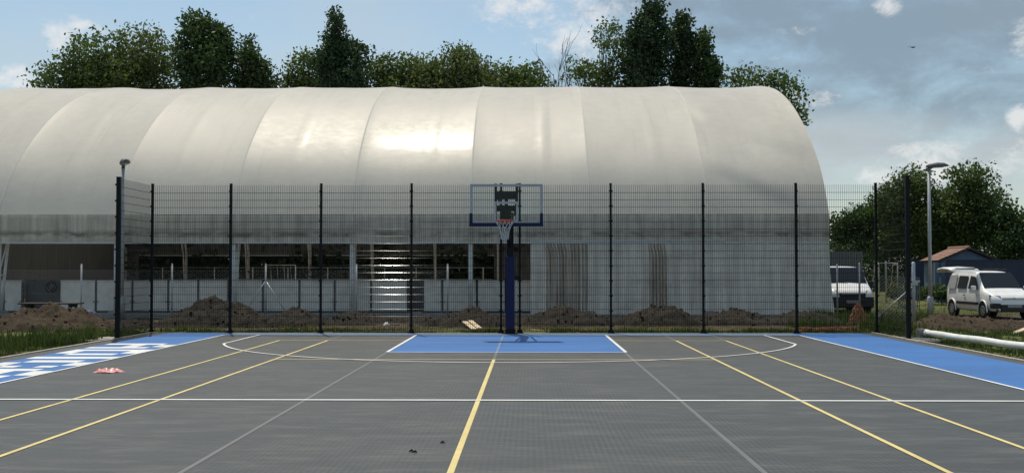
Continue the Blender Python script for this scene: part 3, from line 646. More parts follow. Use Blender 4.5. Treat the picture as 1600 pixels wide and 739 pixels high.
HP = [('soil_heap', -60, 178, 474, 17.6, 1.9, 'brown soil heap beside the left fence end post, outside the court', 'soil', 11, 1, 420, .62, 1.15),
      ('soil_heap', 245, 436, 464, 19.4, 1.7, 'tallest dark soil heap behind the left part of the fence', 'dark_soil', 23, 1., 380, .48, 1.2),
      ('soil_heap', 405, 520, 481, 19.6, 1.3, 'low dark soil heap just right of the tallest heap', 'dark_soil', 37, 1., 240, .45, 1.3),
      ('soil_heap', 490, 640, 488, 20.6, 1.2, 'flat dark soil heap between the tall heap and the white scrap', 'dark_soil', 41, 1., 220, .4, 1.4),
      ('soil_heap', 660, 800, 482, 19.8, 1.4, 'dark soil heap with two pale planks on it left of the pole', 'dark_soil', 53, 1., 260, .55, 1.3),
      ('soil_heap', 800, 965, 478, 20.2, 1.5, 'dark soil heap below the bunched curtain right of the pole', 'dark_soil', 67, 1., 300, .5, 1.3),
      ('soil_heap', 950, 1110, 477, 20.4, 1.5, 'dark soil heap under the narrow bunch of the curtain', 'dark_soil', 71, 1., 300, .55, 1.3),
      ('soil_heap', 1080, 1215, 483, 20.6, 1.4, 'dark soil heap in front of the flat grey curtain', 'dark_soil', 83, 1., 240, .5, 1.4),
      ('soil_heap', 1190, 1330, 486, 20.4, 1.4, 'rightmost dark soil heap behind the fence by the orange netting', 'dark_soil', 97, 1., 240, .45, 1.4),
      ('soil_heap', 1425, 1680, 491, 18.6, 2.3, 'broad brown soil heap between the white pipe and the car', 'soil', 103, 1., 420, .18, 1.6)]
for a in HP: heap(*a)
heap('soil_bank', 425, 1335, 497, 21.6, 1.7, 'long low bank of dark soil that links the heaps along the hall', 'dark_soil', 151, 1., 500, .5, 5.)
heap('soil_heap', 170, 250, 497, 18.3, 1.3, 'small low soil heap between the left fence posts', 'dark_soil', 131, 1., 120, .5, 1.4)

# ------------------------------------------------------------------ grass
def blades(name, regions, n, hmin, hmax, mat, seed, wid=.009):
    r = np.random.default_rng(seed); P = []
    for (x0, x1, y0, y1, wgt) in regions:
        k = int(n*wgt); P.append(np.stack([r.uniform(x0, x1, k), r.uniform(y0, y1, k)], 1))
    P = np.concatenate(P); keep = np.array([fbm(x*.9, y*.9, seed, 3)+fbm(x*4, y*4, 2, 2)*.4 > -.12 for x, y in P]); P = P[keep]
    k = len(P); zz = np.array([gz(x, y) for x, y in P])-.01; h = r.uniform(hmin, hmax, k)*np.array([.6+.7*max(0, .5+fbm(x*1.3, y*1.3, 8, 2)) for x, y in P])
    a = r.uniform(0, 2*np.pi, k); lean = h*r.uniform(.1, .6, k); dx, dy = np.cos(a), np.sin(a); w = wid*r.uniform(.7, 1.4, k)
    px, py = -dy*w, dx*w; B = np.stack([P[:, 0], P[:, 1], zz], 1); V = np.zeros((k, 5, 3))
    V[:, 0] = B+np.stack([px, py, 0*h], 1); V[:, 1] = B-np.stack([px, py, 0*h], 1)
    m = B+np.stack([dx*lean*.35, dy*lean*.35, h*.6], 1); V[:, 2] = m-np.stack([px, py, 0*h], 1)*.75; V[:, 3] = m+np.stack([px, py, 0*h], 1)*.75
    V[:, 4] = B+np.stack([dx*lean, dy*lean, h], 1); b = np.arange(k)[:, None]*5
    Fq = np.concatenate([b+np.array([0, 1, 2, 3]), b+np.array([3, 2, 4, 4])]); T = np.concatenate([b+np.array([0, 1, 2]), b+np.array([0, 2, 3]), b+np.array([3, 2, 4])])
    return tag(link(name, np_mesh(name, V.reshape(-1, 3), T), mat), kind='stuff')
tag(blades('grass', [(-15, -9.80, 4, 12, .42), (-12.5, -9.8, 12, 16.5, .16), (-9.8, 10, 15.15, 16.5, .42), (9.82, 12.2, 4, 12.5, .14), (9.82, 14, 12.5, 17, .16)], 46000, .035, .115, 'grass', 5), 'short green grass round the edges of the court', 'grass')
tag(blades('weeds', [(-10.9, -9.95, 10.3, 12.6, .25), (10.2, 14.5, 21, 25, .9), (-13.5, -10.2, 7, 12, .4), (8.2, 11.8, 16, 19, .3)], 4200, .2, .42, 'grass', 9, .013), 'taller green weeds by the fence ends and the van', 'weeds')
tag(blades('dry_grass', [(-9.8, 10, 15.15, 18, .6), (11, 30, 28, 50, .7)], 9000, .06, .16, 'straw', 15), 'dry straw coloured grass behind the fence', 'dry grass')

# ------------------------------------------------------------------ small things round the court
def plank(u0, v0, u1, v1, Y0_, Y1_, w, lab, lift=.03):
    a, b = atY(u0, v0, Y0_), atY(u1, v1, Y1_)
    tag(MB().bar(a, b, w, .035).build('plank', 'wood_new', bevel=.003), lab, 'plank', 'loose planks on the soil')
plank(741, 514.5, 726, 502.5, 17.0, 18.7, .16, 'left one of two pale planks leaning side by side on the soil')
plank(749.5, 513, 735, 501, 17.0, 18.7, .14, 'right one of two pale planks leaning side by side on the soil')
plank(829, 515.5, 866, 517.3, 16.6, 16.3, .10, 'long thin pale plank lying in the grass right of the pole')
plank(1568, 527, 1606, 512, 15.2, 16.0, .16, 'upper pale board on the soil heap right of the pipe')
plank(1570, 530, 1612, 521, 14.9, 15.4, .14, 'lower pale board on the soil heap right of the pipe')
def scrap(name, c, s, mat, lab, cat, seed, flat=.5, n=16):
    rs = random.Random(seed); V = [(0, 0, s[2])]; 
    mb = MB(); Vv = []
    for i in range(n):
        for j in range(n):
            a, b = -1+2*i/(n-1), -1+2*j/(n-1); x = a*math.sqrt(1-b*b/2); y = b*math.sqrt(1-a*a/2); r = math.hypot(x, y)
            k = 1+.3*fbm(x*2, y*2, seed, 2); e = max(0, 1-r**3)
            Vv.append((x*s[0]*k, y*s[1]*k, .006+s[2]*e*(.55+.6*abs(fbm(x*1.8, y*1.8, seed+2, 2))*2)))
    o = link(name, np_mesh(name, Vv, grid_faces(n, n)), mat, None, False); o.location = c; return tag(o, lab, cat)
scrap('plastic_bag', gnd(170, 581.5), (.24, .20, .07), 'pink', 'crumpled pink plastic bag lying on the court', 'bag', 3, n=26)
scrap('plastic_scrap', atY(604, 508, 18.6), (.10, .08, .08), 'scrap', 'small white plastic scrap on the soil left of the planks', 'scrap', 5)
scrap('plastic_scrap', atY(1571, 504.5, 18.2), (.11, .08, .07), 'scrap', 'small white plastic scrap on the soil heap near the car', 'scrap', 6)
scrap('tarpaulin', atY(131, 488.5, 21.5), (.40, .3, .10), 'tarp', 'dark blue folded tarpaulin behind the brown soil heap', 'tarpaulin', 8, n=22)
# white drain pipe
pa, pb = gnd(1446, 524, .05), gnd(1600, 545.5, .07); d = (pb-pa).normalized(); pe = pa+d*9.5
pipe = thing('drain_pipe', pa, 'long white plastic drain pipe lying in the grass beside the court', 'pipe'); v0 = Vector((0, 0, .065))
MB().tube([v0+d*(.05+.5*i)+Vector((.015*math.sin(i*.6), 0, .008*math.sin(i*1.3))) for i in range(19)], .077, 18).build('tube', 'pvc_white', pipe, True)
MB().tube([v0, v0+d*.16, v0+d*.19], [.092, .092, .078], 18, False).build('socket', 'pvc_white', pipe, True)
MB().tube([v0-d*.02+Vector((0, 0, .0)), v0+d*.03], [.10, .10], 18).build('socket_ring', 'concrete', pipe, True)
MB().box((-.12, .02, .05), (.16, .2, .24)).build('pipe_stop', 'kerb', pipe, bevel=.01)
# orange barrier netting caught on a post
og = gnd(1341, 519, 0); oy = 19.2; oc = atY(1341, 500, oy); rs = random.Random(4)
net = thing('barrier_netting', (oc.x, oy, 0), 'orange plastic barrier netting bunched up on a fence post', 'netting'); mb = MB()
zt = atY(1341, 473, oy).z
for k in range(24):
    a = rs.uniform(0, 6.28); sp = rs.uniform(.04, .34); pts = [(rs.uniform(-.05, .05), rs.uniform(-.05, .05), zt-rs.uniform(0, .12))]
    for i in range(1, 7): t = i/6; pts.append((sp*t*math.cos(a)*(1+.4*math.sin(t*3))+rs.uniform(-.03, .03), sp*t*.6*math.sin(a)+rs.uniform(-.03, .03), zt*(1-t**1.2)+rs.uniform(-.03, .03)))
    mb.tube(pts, .0065, 4)
for k in range(8):
    z = zt*rs.uniform(.08, .92); rr = .08+.22*(1-z/zt); mb.tube([(rr*math.cos(t)+rs.uniform(-.03, .03), rr*.6*math.sin(t), z+rs.uniform(-.05, .05)) for t in np.linspace(0, 6.28, 11)], .0065, 4)
mb.build('strands', 'orange_net', net)
mb = MB(); pts = [gnd(1252, 519.0), gnd(1268, 518.2), gnd(1290, 518.6), gnd(1312, 518), gnd(1330, 517.4), gnd(1344, 516.5)]
for k in range(9):
    mb.tube([p+Vector((rs.uniform(-.08, .08), .35+rs.uniform(-.1, .12), .02+rs.uniform(0, .10))) for p in pts], .010, 5)
tag(mb.build('netting_strip', 'orange_net'), 'flattened orange netting strip on the ground along the court edge', 'netting')
# old table at the left
tp = atY(80, 474, 22.3)
tb = thing('work_table', (tp.x, 22.3, 0), 'dark old wooden table behind the brown soil heap', 'table')
for k in range(4): MB().box((0, -.27+.18*k, tp.z), (1.95, .17, .045)).build('table_plank', 'wood_old', tb)
for sx_ in (-1, 1):
    for sy in (-1, 1): MB().bar((sx_*.72, sy*.22, tp.z-.03), (sx_*.84, sy*.26, -.02), .08).build('leg', 'wood_old', tb)
    MB().box((sx_*.74, 0, tp.z-.07), (.07, .6, .09)).build('bearer', 'wood_old', tb)
wh = thing('spare_tyre', (atY(80, 450, 25.6).x, 25.6, .3), 'dark tyre hung in the left gap between the rink boards', 'tyre')
MB().tube([(.16*math.cos(t), .03*math.sin(t), .78+.17*math.sin(t)) for t in np.linspace(0, 6.2832, 25)], .07, 8, False).build('tread', 'tyre', wh, True)

# ------------------------------------------------------------------ right: posts, gate, panel, far goal
def galv_post(u, vt, Y, lab, r=.03):
    p = atY(u, vt, Y); z = gz(p.x, Y); return tag(MB().tube([(p.x, Y, z-.05), (p.x, Y, p.z-.02), (p.x, Y, p.z)], [r, r, r*.6], 10).build('fence_post', 'galv', smooth=True), lab, 'post', 'galvanised fence posts near the van')
galv_post(1308, 413, 23.4, 'slim galvanised post in front of the van close to the hall corner'); galv_post(1342.5, 411, 23.4, 'slim galvanised post in front of the van beside the orange netting')
GY = 20.5; ga, gb = atY(1370, 497, GY), atY(1427, 408, GY)
gate = thing('wire_gate', (gb.x, GY, gz(gb.x, GY)), 'wire mesh gate with a diagonal brace behind the right fence corner', 'gate'); gx = atY(1364, 450, GY).x-gb.x
MB().tube([(0, 0, -.05), (0, 0, gb.z), (0, 0, gb.z+.02)], [.055, .055, .03], 12).build('gate_post', 'galv', gate, True)
MB().tube([(gx, 0, ga.z-.05), (-.05, 0, atY(1418, 446, GY).z)], .024, 8).build('brace', 'galv', gate, True)
zt2 = atY(1418, 437, GY).z; mb = MB().box((.0, -.07, zt2-.05), (.2, .09, .16)).box((.13, -.05, zt2), (.1, .05, .06)); mb.build('latch', 'galv', gate)
link_mesh(gx, -.06, 1.5, .06, .11, .0018).build('wire_mesh', 'galv', gate)
galv_post(1384, 408, 46, 'slender pale post in the field behind the right fence corner', .05)
gp = [atY(1373, 411, 62), atY(1402, 411, 62)]
fg = thing('football_goal', (gp[0].x, 62, -.13), 'distant white football goal frame seen through the right fence corner', 'goal')
w_ = gp[1].x-gp[0].x; h_ = gp[0].z+.13
MB().tube([(0, 0, 0), (0, 0, h_), (w_, 0, h_), (w_, 0, 0)], .05, 8).build('goal_frame', 'white_metal', fg, True)
for x in (0, w_): MB().tube([(x, 0, h_), (x, .9, h_-.1), (x, 1.6, 0)], .025, 6).build('net_support', 'white_metal', fg, True)
bg0 = atY(1403, 434, 36); bg1 = atY(1419, 434, 36); br = thing('barred_panel', (bg0.x, 36, gz(14, 36)), 'grey barred metal panel standing behind the gate', 'panel')
hh_ = bg0.z-gz(14, 36); ww = bg1.x-bg0.x+.5
MB().bar((0, 0, hh_), (ww, 0, hh_), .05).bar((0, 0, .15), (ww, 0, .15), .05).build('frame', 'grey_sheet', br)
for i in range(11): MB().box((ww*i/10, 0, hh_/2), (.03, .03, hh_)).build('bar', 'grey_sheet', br)
# ribbed sheet behind the van
s0, s1 = atY(1280, 393, 39), atY(1346, 395, 39); rs_ = thing('sheet_fence', (s0.x, 39, gz(15, 39)), 'grey ribbed sheet metal panel rising behind the white van', 'fence'); w_ = s1.x-s0.x; h_ = s0.z-gz(15, 39)
for i in range(int(w_/.14)+1): MB().prism([(i*.14, 0), (i*.14+.03, -.035), (i*.14+.085, -.035), (i*.14+.115, 0), (i*.14+.14, 0), (i*.14+.14, .006), (i*.14, .006)], 'Z', 0, h_).build('sheet_rib', 'grey_sheet', rs_)

# ------------------------------------------------------------------ vehicles (local +y = forward, x = right)
def loft(st, name, mat, parent, sub=1):
    """st: list of (y, half width, z sill, z belt, z top, top half width)"""
    mb = MB()
    for (y, w, zs, zb, zt, wt) in st:
        half = [(0, zs), (w*.80, zs), (w*.97, zs+.07), (w, zs+(zb-zs)*.45), (w*.985, zb), (wt+(w-wt)*.10, zt-(zt-zb)*.12), (wt*.86, zt-.012), (0, zt)]
        mb.v += [(x, y, z) for x, z in half]+[(-x, y, z) for x, z in half[-2:0:-1]]
    n = 14
    for i in range(len(st)-1):
        for k in range(n): mb.f.append((i*n+k, i*n+(k+1) % n, (i+1)*n+(k+1) % n, (i+1)*n+k))
    mb.f += [tuple(range(n))[::-1], tuple((len(st)-1)*n+k for k in range(n))]
    o = mb.build(name, mat, parent, True); m = o.modifiers.new('s', 'SUBSURF'); m.levels = m.render_levels = 2; return o
def wheel(parent, x, y, r):
    sg = 1 if x > 0 else -1; o = MB().tube([(x-sg*.10, y, r), (x-sg*.085, y, r), (x+sg*.085, y, r), (x+sg*.10, y, r)], [r*.9, r, r, r*.92], 28).build('wheel', 'tyre', parent, True)
    mb = MB().tube([(x+sg*.095, y, r), (x+sg*.106, y, r)], [r*.64, r*.58], 24)
    mb.build('rim', 'rim_metal', o)
    for k in range(8):
        a = k*math.pi/4; MB().tube([(x+sg*.107, y+r*.42*math.cos(a), r+r*.42*math.sin(a)), (x+sg*.1105, y+r*.42*math.cos(a), r+r*.42*math.sin(a))], r*.09, 8).build('rim_hole', 'black_plastic', o)
def car(name, loc, rz, lab, cat): return thing(name, loc, lab, cat, None, rz)
# small white estate van, tailgate open
rw, fw = gnd(1489, 493.5, -.14), gnd(1540, 498.6, -.14); hd = (fw-rw).normalized(); mid = (rw+fw)/2
ang = math.atan2(-hd.x, hd.y); right = Vector((hd.y, -hd.x, 0)); cc = mid-right*.78      # wheels seen are on the car's right side
if right.dot(Vector((CX, CY, 0))-mid) < 0: cc = mid+right*.78
side = 1 if right.dot(Vector((CX, CY, 0))-mid) > 0 else -1
cz = gz(cc.x, cc.y)-.0; k_car = thing('parked_car', (cc.x, cc.y, cz), 'small white estate van with a raised tailgate parked by the soil heap', 'car', None, ang)
B = [(-2.02, .72, .42, .95, 1.62, .56), (-1.98, .80, .34, 1.02, 1.74, .60), (-1.7, .845, .28, 1.04, 1.78, .645), (-.6, .855, .24, 1.03, 1.80, .66), (.15, .855, .24, 1.02, 1.79, .655), (.50, .855, .24, 1.02, 1.73, .64),
     (.80, .855, .24, 1.01, 1.48, .66), (1.15, .85, .24, 1.0, 1.16, .72), (1.30, .85, .25, .97, 1.07, .74), (1.75, .82, .26, .88, .97, .70), (1.95, .76, .27, .74, .84, .64), (2.06, .66, .30, .58, .66, .56)]
loft(B, 'body', 'car_white', k_car)
for x in (-.76, .76):
    for y in (-1.34, 1.35): wheel(k_car, x, y, .31)
def quad(pts, name, mat, parent, th=.012, sm=False):
    a = [Vector(p) for p in pts]; n = (a[1]-a[0]).cross(a[-1]-a[0]).normalized()*th
    mb = MB(); m = len(a); mb.add([p+n for p in a]+[p-n for p in a], [tuple(range(m)), tuple(range(m, 2*m))[::-1]]+[(i, m+i, m+(i+1) % m, (i+1) % m) for i in range(m)]); return mb.build(name, mat, parent)
for s in (-1, 1):
    X = lambda z: s*(.862-(z-1.02)*.24)
    for ys, nm in (([(.12, 1.10), (.92, 1.12), (.52, 1.56), (.14, 1.59)], 'front_side_window'), ([(-.86, 1.10), (-.10, 1.10), (-.08, 1.58), (-.86, 1.59)], 'rear_side_window'), ([(-1.78, 1.10), (-1.04, 1.08), (-1.04, 1.63), (-1.66, 1.60)], 'quarter_panel')):
        quad([(X(z), y, z) for y, z in ys][::s], nm, 'lamp_pole' if nm == 'quarter_panel' else 'car_glass', k_car)
    MB().box((s*.862, .1, .56), (.03, 2.0, .10)).build('side_moulding', 'black_plastic', k_car)
    for y in (-1.34, 1.35):
        mb = MB().tube([(s*.858, y+.375*math.cos(t), .31+.375*math.sin(t)) for t in np.linspace(-.15, math.pi+.15, 18)], .028, 6); mb.build('wheel_arch', 'car_white', k_car, True)
        MB().tube([(s*.70, y, .33), (s*.857, y, .33)], .35, 24).build('wheel_well', 'black_plastic', k_car)
    hl = quad([(s*.42, 1.985, .72), (s*.80, 1.80, .70), (s*.80, 1.74, .90), (s*.46, 1.93, .86)][::s], 'headlight', 'headlight', k_car, .02)
    MB().box((s*.66, 1.97, .50), (.36, .16, .20)).build('bumper_pad', 'black_plastic', k_car, bevel=.03)
    MB().tube([(s*.62, 2.02, .34), (s*.62, 2.05, .34)], .05, 12).build('fog_lamp', 'black_plastic', k_car)
    mm = MB().box((s*1.0, .93, 1.14), (.17, .12, .17)).build('mirror', 'car_white', k_car, bevel=.03); MB().bar((s*.85, .93, 1.09), (s*.95, .93, 1.10), .04).build('mirror_arm', 'black_plastic', mm)
    MB().box((s*.865, -.2, .86), (.02, .16, .03)).build('door_handle', 'black_plastic', k_car)
    MB().bar((s*.62, -1.75, 1.84), (s*.62, .2, 1.845), .03).build('roof_rail', 'black_plastic', k_car)
quad([(-.70, 1.16, 1.14), (.70, 1.16, 1.14), (.60, .56, 1.70), (-.60, .56, 1.70)], 'windscreen', 'car_glass', k_car, .03)
MB().box((0, 2.03, .42), (1.0, .10, .26)).build('grille', 'black_plastic', k_car, bevel=.02)
for z in (.36, .41, .46): MB().box((0, 2.085, z), (.9, .012, .014)).build('grille_bar', 'dark_steel', k_car)
MB().box((0, 2.095, .50), (.52, .02, .11)).build('number_plate', 'plate', k_car)
MB().bar((-.42, 2.0, .735), (.42, 2.0, .735), .03).bar((-.42, 1.985, .78), (.42, 1.985, .78), .03).build('grille_trim', 'chrome', k_car)
mb = MB()
for z in (.735, .775): mb.add([(-.06, 2.03, z), (0, 2.035, z+.045), (.06, 2.03, z), (.06, 2.03, z-.02), (0, 2.035, z+.022), (-.06, 2.03, z-.02)], [(0, 5, 4, 1), (1, 4, 3, 2)])
mb.build('badge', 'chrome', k_car)
for y in (-1.35, -.35): MB().bar((-.68, y, 1.88), (.68, y, 1.88), .035, .03).build('roof_bar', 'black_plastic', k_car)
# tailgate hinged at the rear roof edge, swung up level
tg_ = MB(); prof = [(0, 1.79), (-.3, 1.87), (-.75, 1.91), (-1.15, 1.86), (-1.32, 1.76)]
for i, (y, z) in enumerate(prof):
    w = (.60, .64, .70, .73, .66)[i]; tg_.v += [(-w, -1.95+y, z-.05), (-w*.9, -1.95+y, z+.015), (0, -1.95+y, z+.05), (w*.9, -1.95+y, z+.015), (w, -1.95+y, z-.05), (0, -1.95+y, z-.05)]
for i in range(4):
    for k in range(6): tg_.f.append((i*6+k, i*6+(k+1) % 6, (i+1)*6+(k+1) % 6, (i+1)*6+k))
tg_.f += [tuple(range(6))[::-1], tuple(24+k for k in range(6))]
tgo = tg_.build('tailgate', 'car_white', k_car, True); MB().box((0, -2.55, 1.83), (1.0, .5, .012)).build('rear_window', 'car_glass', tgo)
for s in (-1, 1): MB().tube([(s*.6, -2.0, 1.5), (s*.62, -2.5, 1.83)], .012, 6).build('gas_strut', 'black_plastic', k_car)
quad([(-.56, -2.03, .6), (.56, -2.03, .6), (.52, -2.01, 1.6), (-.52, -2.01, 1.6)][::-1], 'load_opening', 'black_plastic', k_car, .02)
MB().tube([(0, .3, 1.80), (0, .1, 2.0)], .005, 5).build('aerial', 'black_plastic', k_car)
# white panel van facing the court
vr = atY(1361, 470, 30.6); vn = thing('panel_van', (vr.x-.62, 28.4+2.5+2.2, gz(vr.x, 32)), 'white panel van with a dark front parked behind the hall corner', 'van', None, math.pi-R(3))
Bv = [(-2.5, .86, .45, 1.1, 1.88, .74), (-2.45, .93, .32, 1.15, 1.97, .78), (-1.5, .95, .28, 1.15, 1.99, .80), (.3, .95, .28, 1.14, 1.99, .80), (.85, .95, .28, 1.12, 1.93, .79), (1.25, .95, .28, 1.11, 1.62, .82), (1.62, .94, .28, 1.08, 1.27, .85), (1.80, .93, .28, 1.02, 1.17, .85), (2.25, .90, .29, .90, 1.06, .80), (2.42, .84, .30, .74, .92, .74), (2.5, .74, .34, .60, .70, .64)]
loft(Bv, 'body', 'car_white', vn)
for x in (-.82, .82):
    for y in (-1.55, 1.55): wheel(vn, x, y, .33)
    s = 1 if x > 0 else -1
    quad([(s*.955, .35, 1.2), (s*.955, 1.35, 1.2), (s*.85, .95, 1.78), (s*.845, .40, 1.80)][::s], 'side_window', 'car_glass', vn)
    quad([(s*.50, 2.44, .82), (s*.87, 2.25, .84), (s*.86, 2.16, 1.02), (s*.58, 2.37, .96)][::s], 'headlight', 'headlight', vn, .02)
    MB().box((s*1.07, 1.25, 1.22), (.2, .12, .27)).build('mirror', 'black_plastic', vn, bevel=.03)
quad([(-.80, 1.62, 1.24), (.80, 1.62, 1.24), (.73, .93, 1.90), (-.73, .93, 1.90)], 'windscreen', 'car_glass', vn, .03)
MB().box((0, 2.40, .50), (1.76, .30, .46)).build('bumper', 'black_plastic', vn, bevel=.06); MB().box((0, 2.47, .80), (1.05, .10, .16)).build('grille', 'black_plastic', vn, bevel=.02)
MB().box((0, 2.565, .52), (.52, .02, .11)).build('number_plate', 'plate', vn); MB().box((0, 2.53, .85), (.9, .015, .018)).build('grille_bar', 'chrome', vn)
for s in (-1, 1): MB().bar((s*.28-.3, 1.64, 1.27), (s*.28+.25, 1.60, 1.30), .015).build('wiper', 'black_plastic', vn)

# ------------------------------------------------------------------ shed and navy wall
SY = 46.; sa = atY(1514.5, 387, SY); sl_, sr_ = atY(1466, 407, SY), atY(1562, 409, SY); gs = -.15
shed = thing('garden_shed', (sa.x, SY, gs), 'small pale blue shed with a red tiled gable roof behind the car', 'shed'); hw = (sr_.x-sl_.x)/2; ez = sl_.z-gs; rzz = sa.z-gs; SD = 2.9
MB().prism([(-hw+.15, 0), (hw-.15, 0), (hw-.15, ez-.05), (0, rzz-.13), (-hw+.15, ez-.05)], 'Y', .25, SD-.25).build('walls', 'shed_blue', shed)
for s in (-1, 1):
    nrow, ncol = 7, 14; rl = math.hypot(hw, rzz-ez); slope = Vector((s*hw, 0, ez-rzz)).normalized(); nrm = Vector((s*(rzz-ez), 0, hw)).normalized()
    MB().bar(Vector((0, SD/2, rzz-.06)), Vector((s*hw, SD/2, ez-.06)), SD-.1, .04).build('roof_deck', 'wood_old', shed)
    for r_ in range(nrow):
        for c_ in range(ncol):
            a = Vector((0, SD*(c_+.5)/ncol, rzz))+slope*(rl*(r_+.5)/nrow)+nrm*.0; q = Matrix((Vector((0, 1, 0)), slope, Vector((0, 1, 0)).cross(slope))).transposed()
            MB().box(a+nrm*(.012+random.uniform(-.006, .006)), (SD/ncol-.015, rl/nrow+.03, .025), mat=q @ Matrix.Rotation(.05, 3, 'X')).build('roof_tile', 'roof_tile', shed)
    MB().bar((0, -.02, rzz-.02), (s*hw, -.02, ez-.02), .03, .12).build('barge_board', 'wood_old', shed)
MB().tube([(0, -.05, rzz+.03), (0, SD+.05, rzz+.03)], .08, 8).build('ridge_tiles', 'roof_tile', shed)
for u in (1464, 1473): x = atY(u, 420, SY).x-sa.x; MB().box((x, .1, (ez-.1)/2), (.22, .22, ez-.1)).build('porch_post', 'shed_blue', shed)
wy = 44.6; w0, w1 = atY(1477, 407, wy), atY(1720, 407, wy)
wl = thing('navy_wall', (w0.x, wy, -.15), 'long navy sheet metal wall behind the parked car', 'wall'); Lw = w1.x-w0.x+6; hz = w0.z+.15
nseg = int(Lw/1.0)
for i in range(nseg): MB().box((i*1.0+.5, 0, hz/2), (.985, .05, hz)).build('wall_panel', 'navy_wall', wl)
MB().box((Lw/2, 0, hz+.02), (Lw, .12, .05)).build('wall_cap', 'navy_wall', wl)
wy = 51.; w0, w1 = atY(1418, 407, wy), atY(1478, 407, wy)
wl = thing('navy_wall', (w0.x, wy, -.15), 'short navy sheet metal wall left of the tiled shed', 'wall'); Lw = w1.x-w0.x; hz = w0.z+.15
for i in range(int(Lw)+1): MB().box((i*1.0+.5, 0, hz/2), (.985, .05, hz)).build('wall_panel', 'navy_wall', wl)
MB().box((Lw/2, 0, hz+.02), (Lw, .12, .05)).build('wall_cap', 'navy_wall', wl)

# ------------------------------------------------------------------ trees
def leaf_cloud(blobs, n, size, seed, inner=.35, clump=26, cr=.55, gap=.0):
    """leaf quads gathered in clumps through a union of ellipsoids (centre, radii)"""
    r = np.random.default_rng(seed); vol = np.array([b[1][0]*b[1][1]*b[1][2] for b in blobs])**.75; vol = vol/vol.sum(); C = []
    for b, w in zip(blobs, vol):
        k = max(3, int(n*w/clump)); d = r.normal(size=(k, 3)); d /= np.linalg.norm(d, axis=1)[:, None]
        rad = (inner+(1-inner)*r.random(k)**.55)*(1+np.clip(.14*r.normal(size=k), -.3, .18)); C.append(np.array(b[0])+d*rad[:, None]*np.array(b[1]))
    C = np.concatenate(C)
    cs = r.uniform(.55, 1.25, len(C)); cnt = np.maximum(4, (clump*cs**1.5).astype(int)); idx = np.repeat(np.arange(len(C)), cnt)
    P = C[idx]+np.clip(r.normal(size=(len(idx), 3)), -1.5, 1.5)*(cr*cs[idx])[:, None]*np.array([.6, .6, .48]); k = len(P)
    a = r.normal(size=(k, 3)); a[:, 2] -= .35; a /= np.linalg.norm(a, axis=1)[:, None]; b = np.cross(a, r.normal(size=(k, 3))); b /= np.linalg.norm(b, axis=1)[:, None]
    s = size*r.uniform(.6, 1.35, k)[:, None]; V = np.stack([P-a*s*.5, P+b*s*.30, P+a*s*.55, P-b*s*.30], 1).reshape(-1, 3)
    return V, np.arange(4*k).reshape(-1, 4)
def tree(name, base, blobs, n, leaf, mat, lab, seed, group, trunk=.22, limbs=16, cat='tree', **kw):
    """base: foot on the ground; blobs in world coordinates"""
    b = Vector(base); t = thing(name, b, lab, cat, group); rs = random.Random(seed)
    V, Fq = leaf_cloud(blobs, n, leaf, seed, **kw); V = V-np.array(b)[None]; V = V[(np.repeat(V.reshape(-1, 4, 3)[:, :, 2].min(1), 4) > .15)]; Fq = np.arange(len(V)).reshape(-1, 4)
    link('crown', np_mesh('crown', V, Fq), mat, t)
    top = max(q[0][2]+q[1][2]*.6 for q in blobs)-b.z; cx = sum(q[0][0] for q in blobs)/len(blobs)-b.x; cy = sum(q[0][1] for q in blobs)/len(blobs)-b.y; mb = MB()
    tp = [Vector((cx*k*.8+.12*math.sin(k*5+seed), cy*k*.8, -.2+(top*.92+.2)*k)) for k in (0, .15, .35, .55, .78, 1)]
    mb.tube(tp, [trunk*1.25, trunk, trunk*.8, trunk*.6, trunk*.35, trunk*.08], 9)
    for i in range(limbs):
        q = rs.choice(blobs); d = Vector((rs.gauss(0, 1), rs.gauss(0, 1), rs.gauss(.3, .7))).normalized(); e = Vector(q[0])-b+Vector((d.x*q[1][0], d.y*q[1][1], d.z*q[1][2]))*rs.uniform(.6, .95)
        k = max(.12, min(.85, (e.z/top)*rs.uniform(.5, .8))); j = min(4, int(k*5)); s = tp[j].lerp(tp[j+1], k*5-j); m_ = s.lerp(e, .55)+Vector((0, 0, .12*(e-s).length*.5))
        mb.tube([s, m_, e], [trunk*.30*(1-.5*k), trunk*.18*(1-.4*k), trunk*.04], 6)
    mb.build('trunk', 'bark', t, True); return t
def px_blobs(L, Y, depth=1.): 
    out = []
    for (u, v, ru, rv) in L:
        c = atY(u, v, Y); k = (Y-CY)/F; out.append(((c.x, Y+random.uniform(-.6, .6), c.z), (ru*k, max(1.2, min(ru, rv)*k*depth*1.3), rv*k)))
    return out
TG = 'trees behind the hall'
def bt(name, L, Y, n, leaf, mat, lab, seed, group=TG, bu=None, **kw):
    bl = px_blobs(L, Y); u = bu if bu is not None else sum(q[0] for q in L)/len(L); x = atY(u, 400, Y).x; return tree(name, (x, Y, -.1), bl, n, leaf, mat, lab, seed, group, **kw)
YT = 62.5
bt('broadleaf_tree', [(95, 125, 42, 26), (140, 95, 38, 42), (165, 130, 60, 40), (130, 170, 60, 40)], YT, 12750, 0.27, 'leaf_mid', 'broad olive green tree at the far left above the roof', 1, cr=.75)
bt('broadleaf_tree', [(205, 85, 42, 40), (245, 90, 36, 42), (225, 135, 56, 45), (200, 175, 60, 40)], YT+2, 12750, 0.26, 'leaf_olive', 'rounded airy tree between the left broad tree and the tall dark one', 2, cr=.75)
bt('oak_tree', [(312, 45, 24, 28), (335, 62, 24, 30), (300, 85, 22, 48), (325, 110, 36, 50), (350, 95, 14, 42), (318, 170, 46, 50)], YT-1, 18000, 0.27, 'leaf_dark', 'tall dense dark tree left of the middle above the roof', 3, cr=.6, trunk=.35)
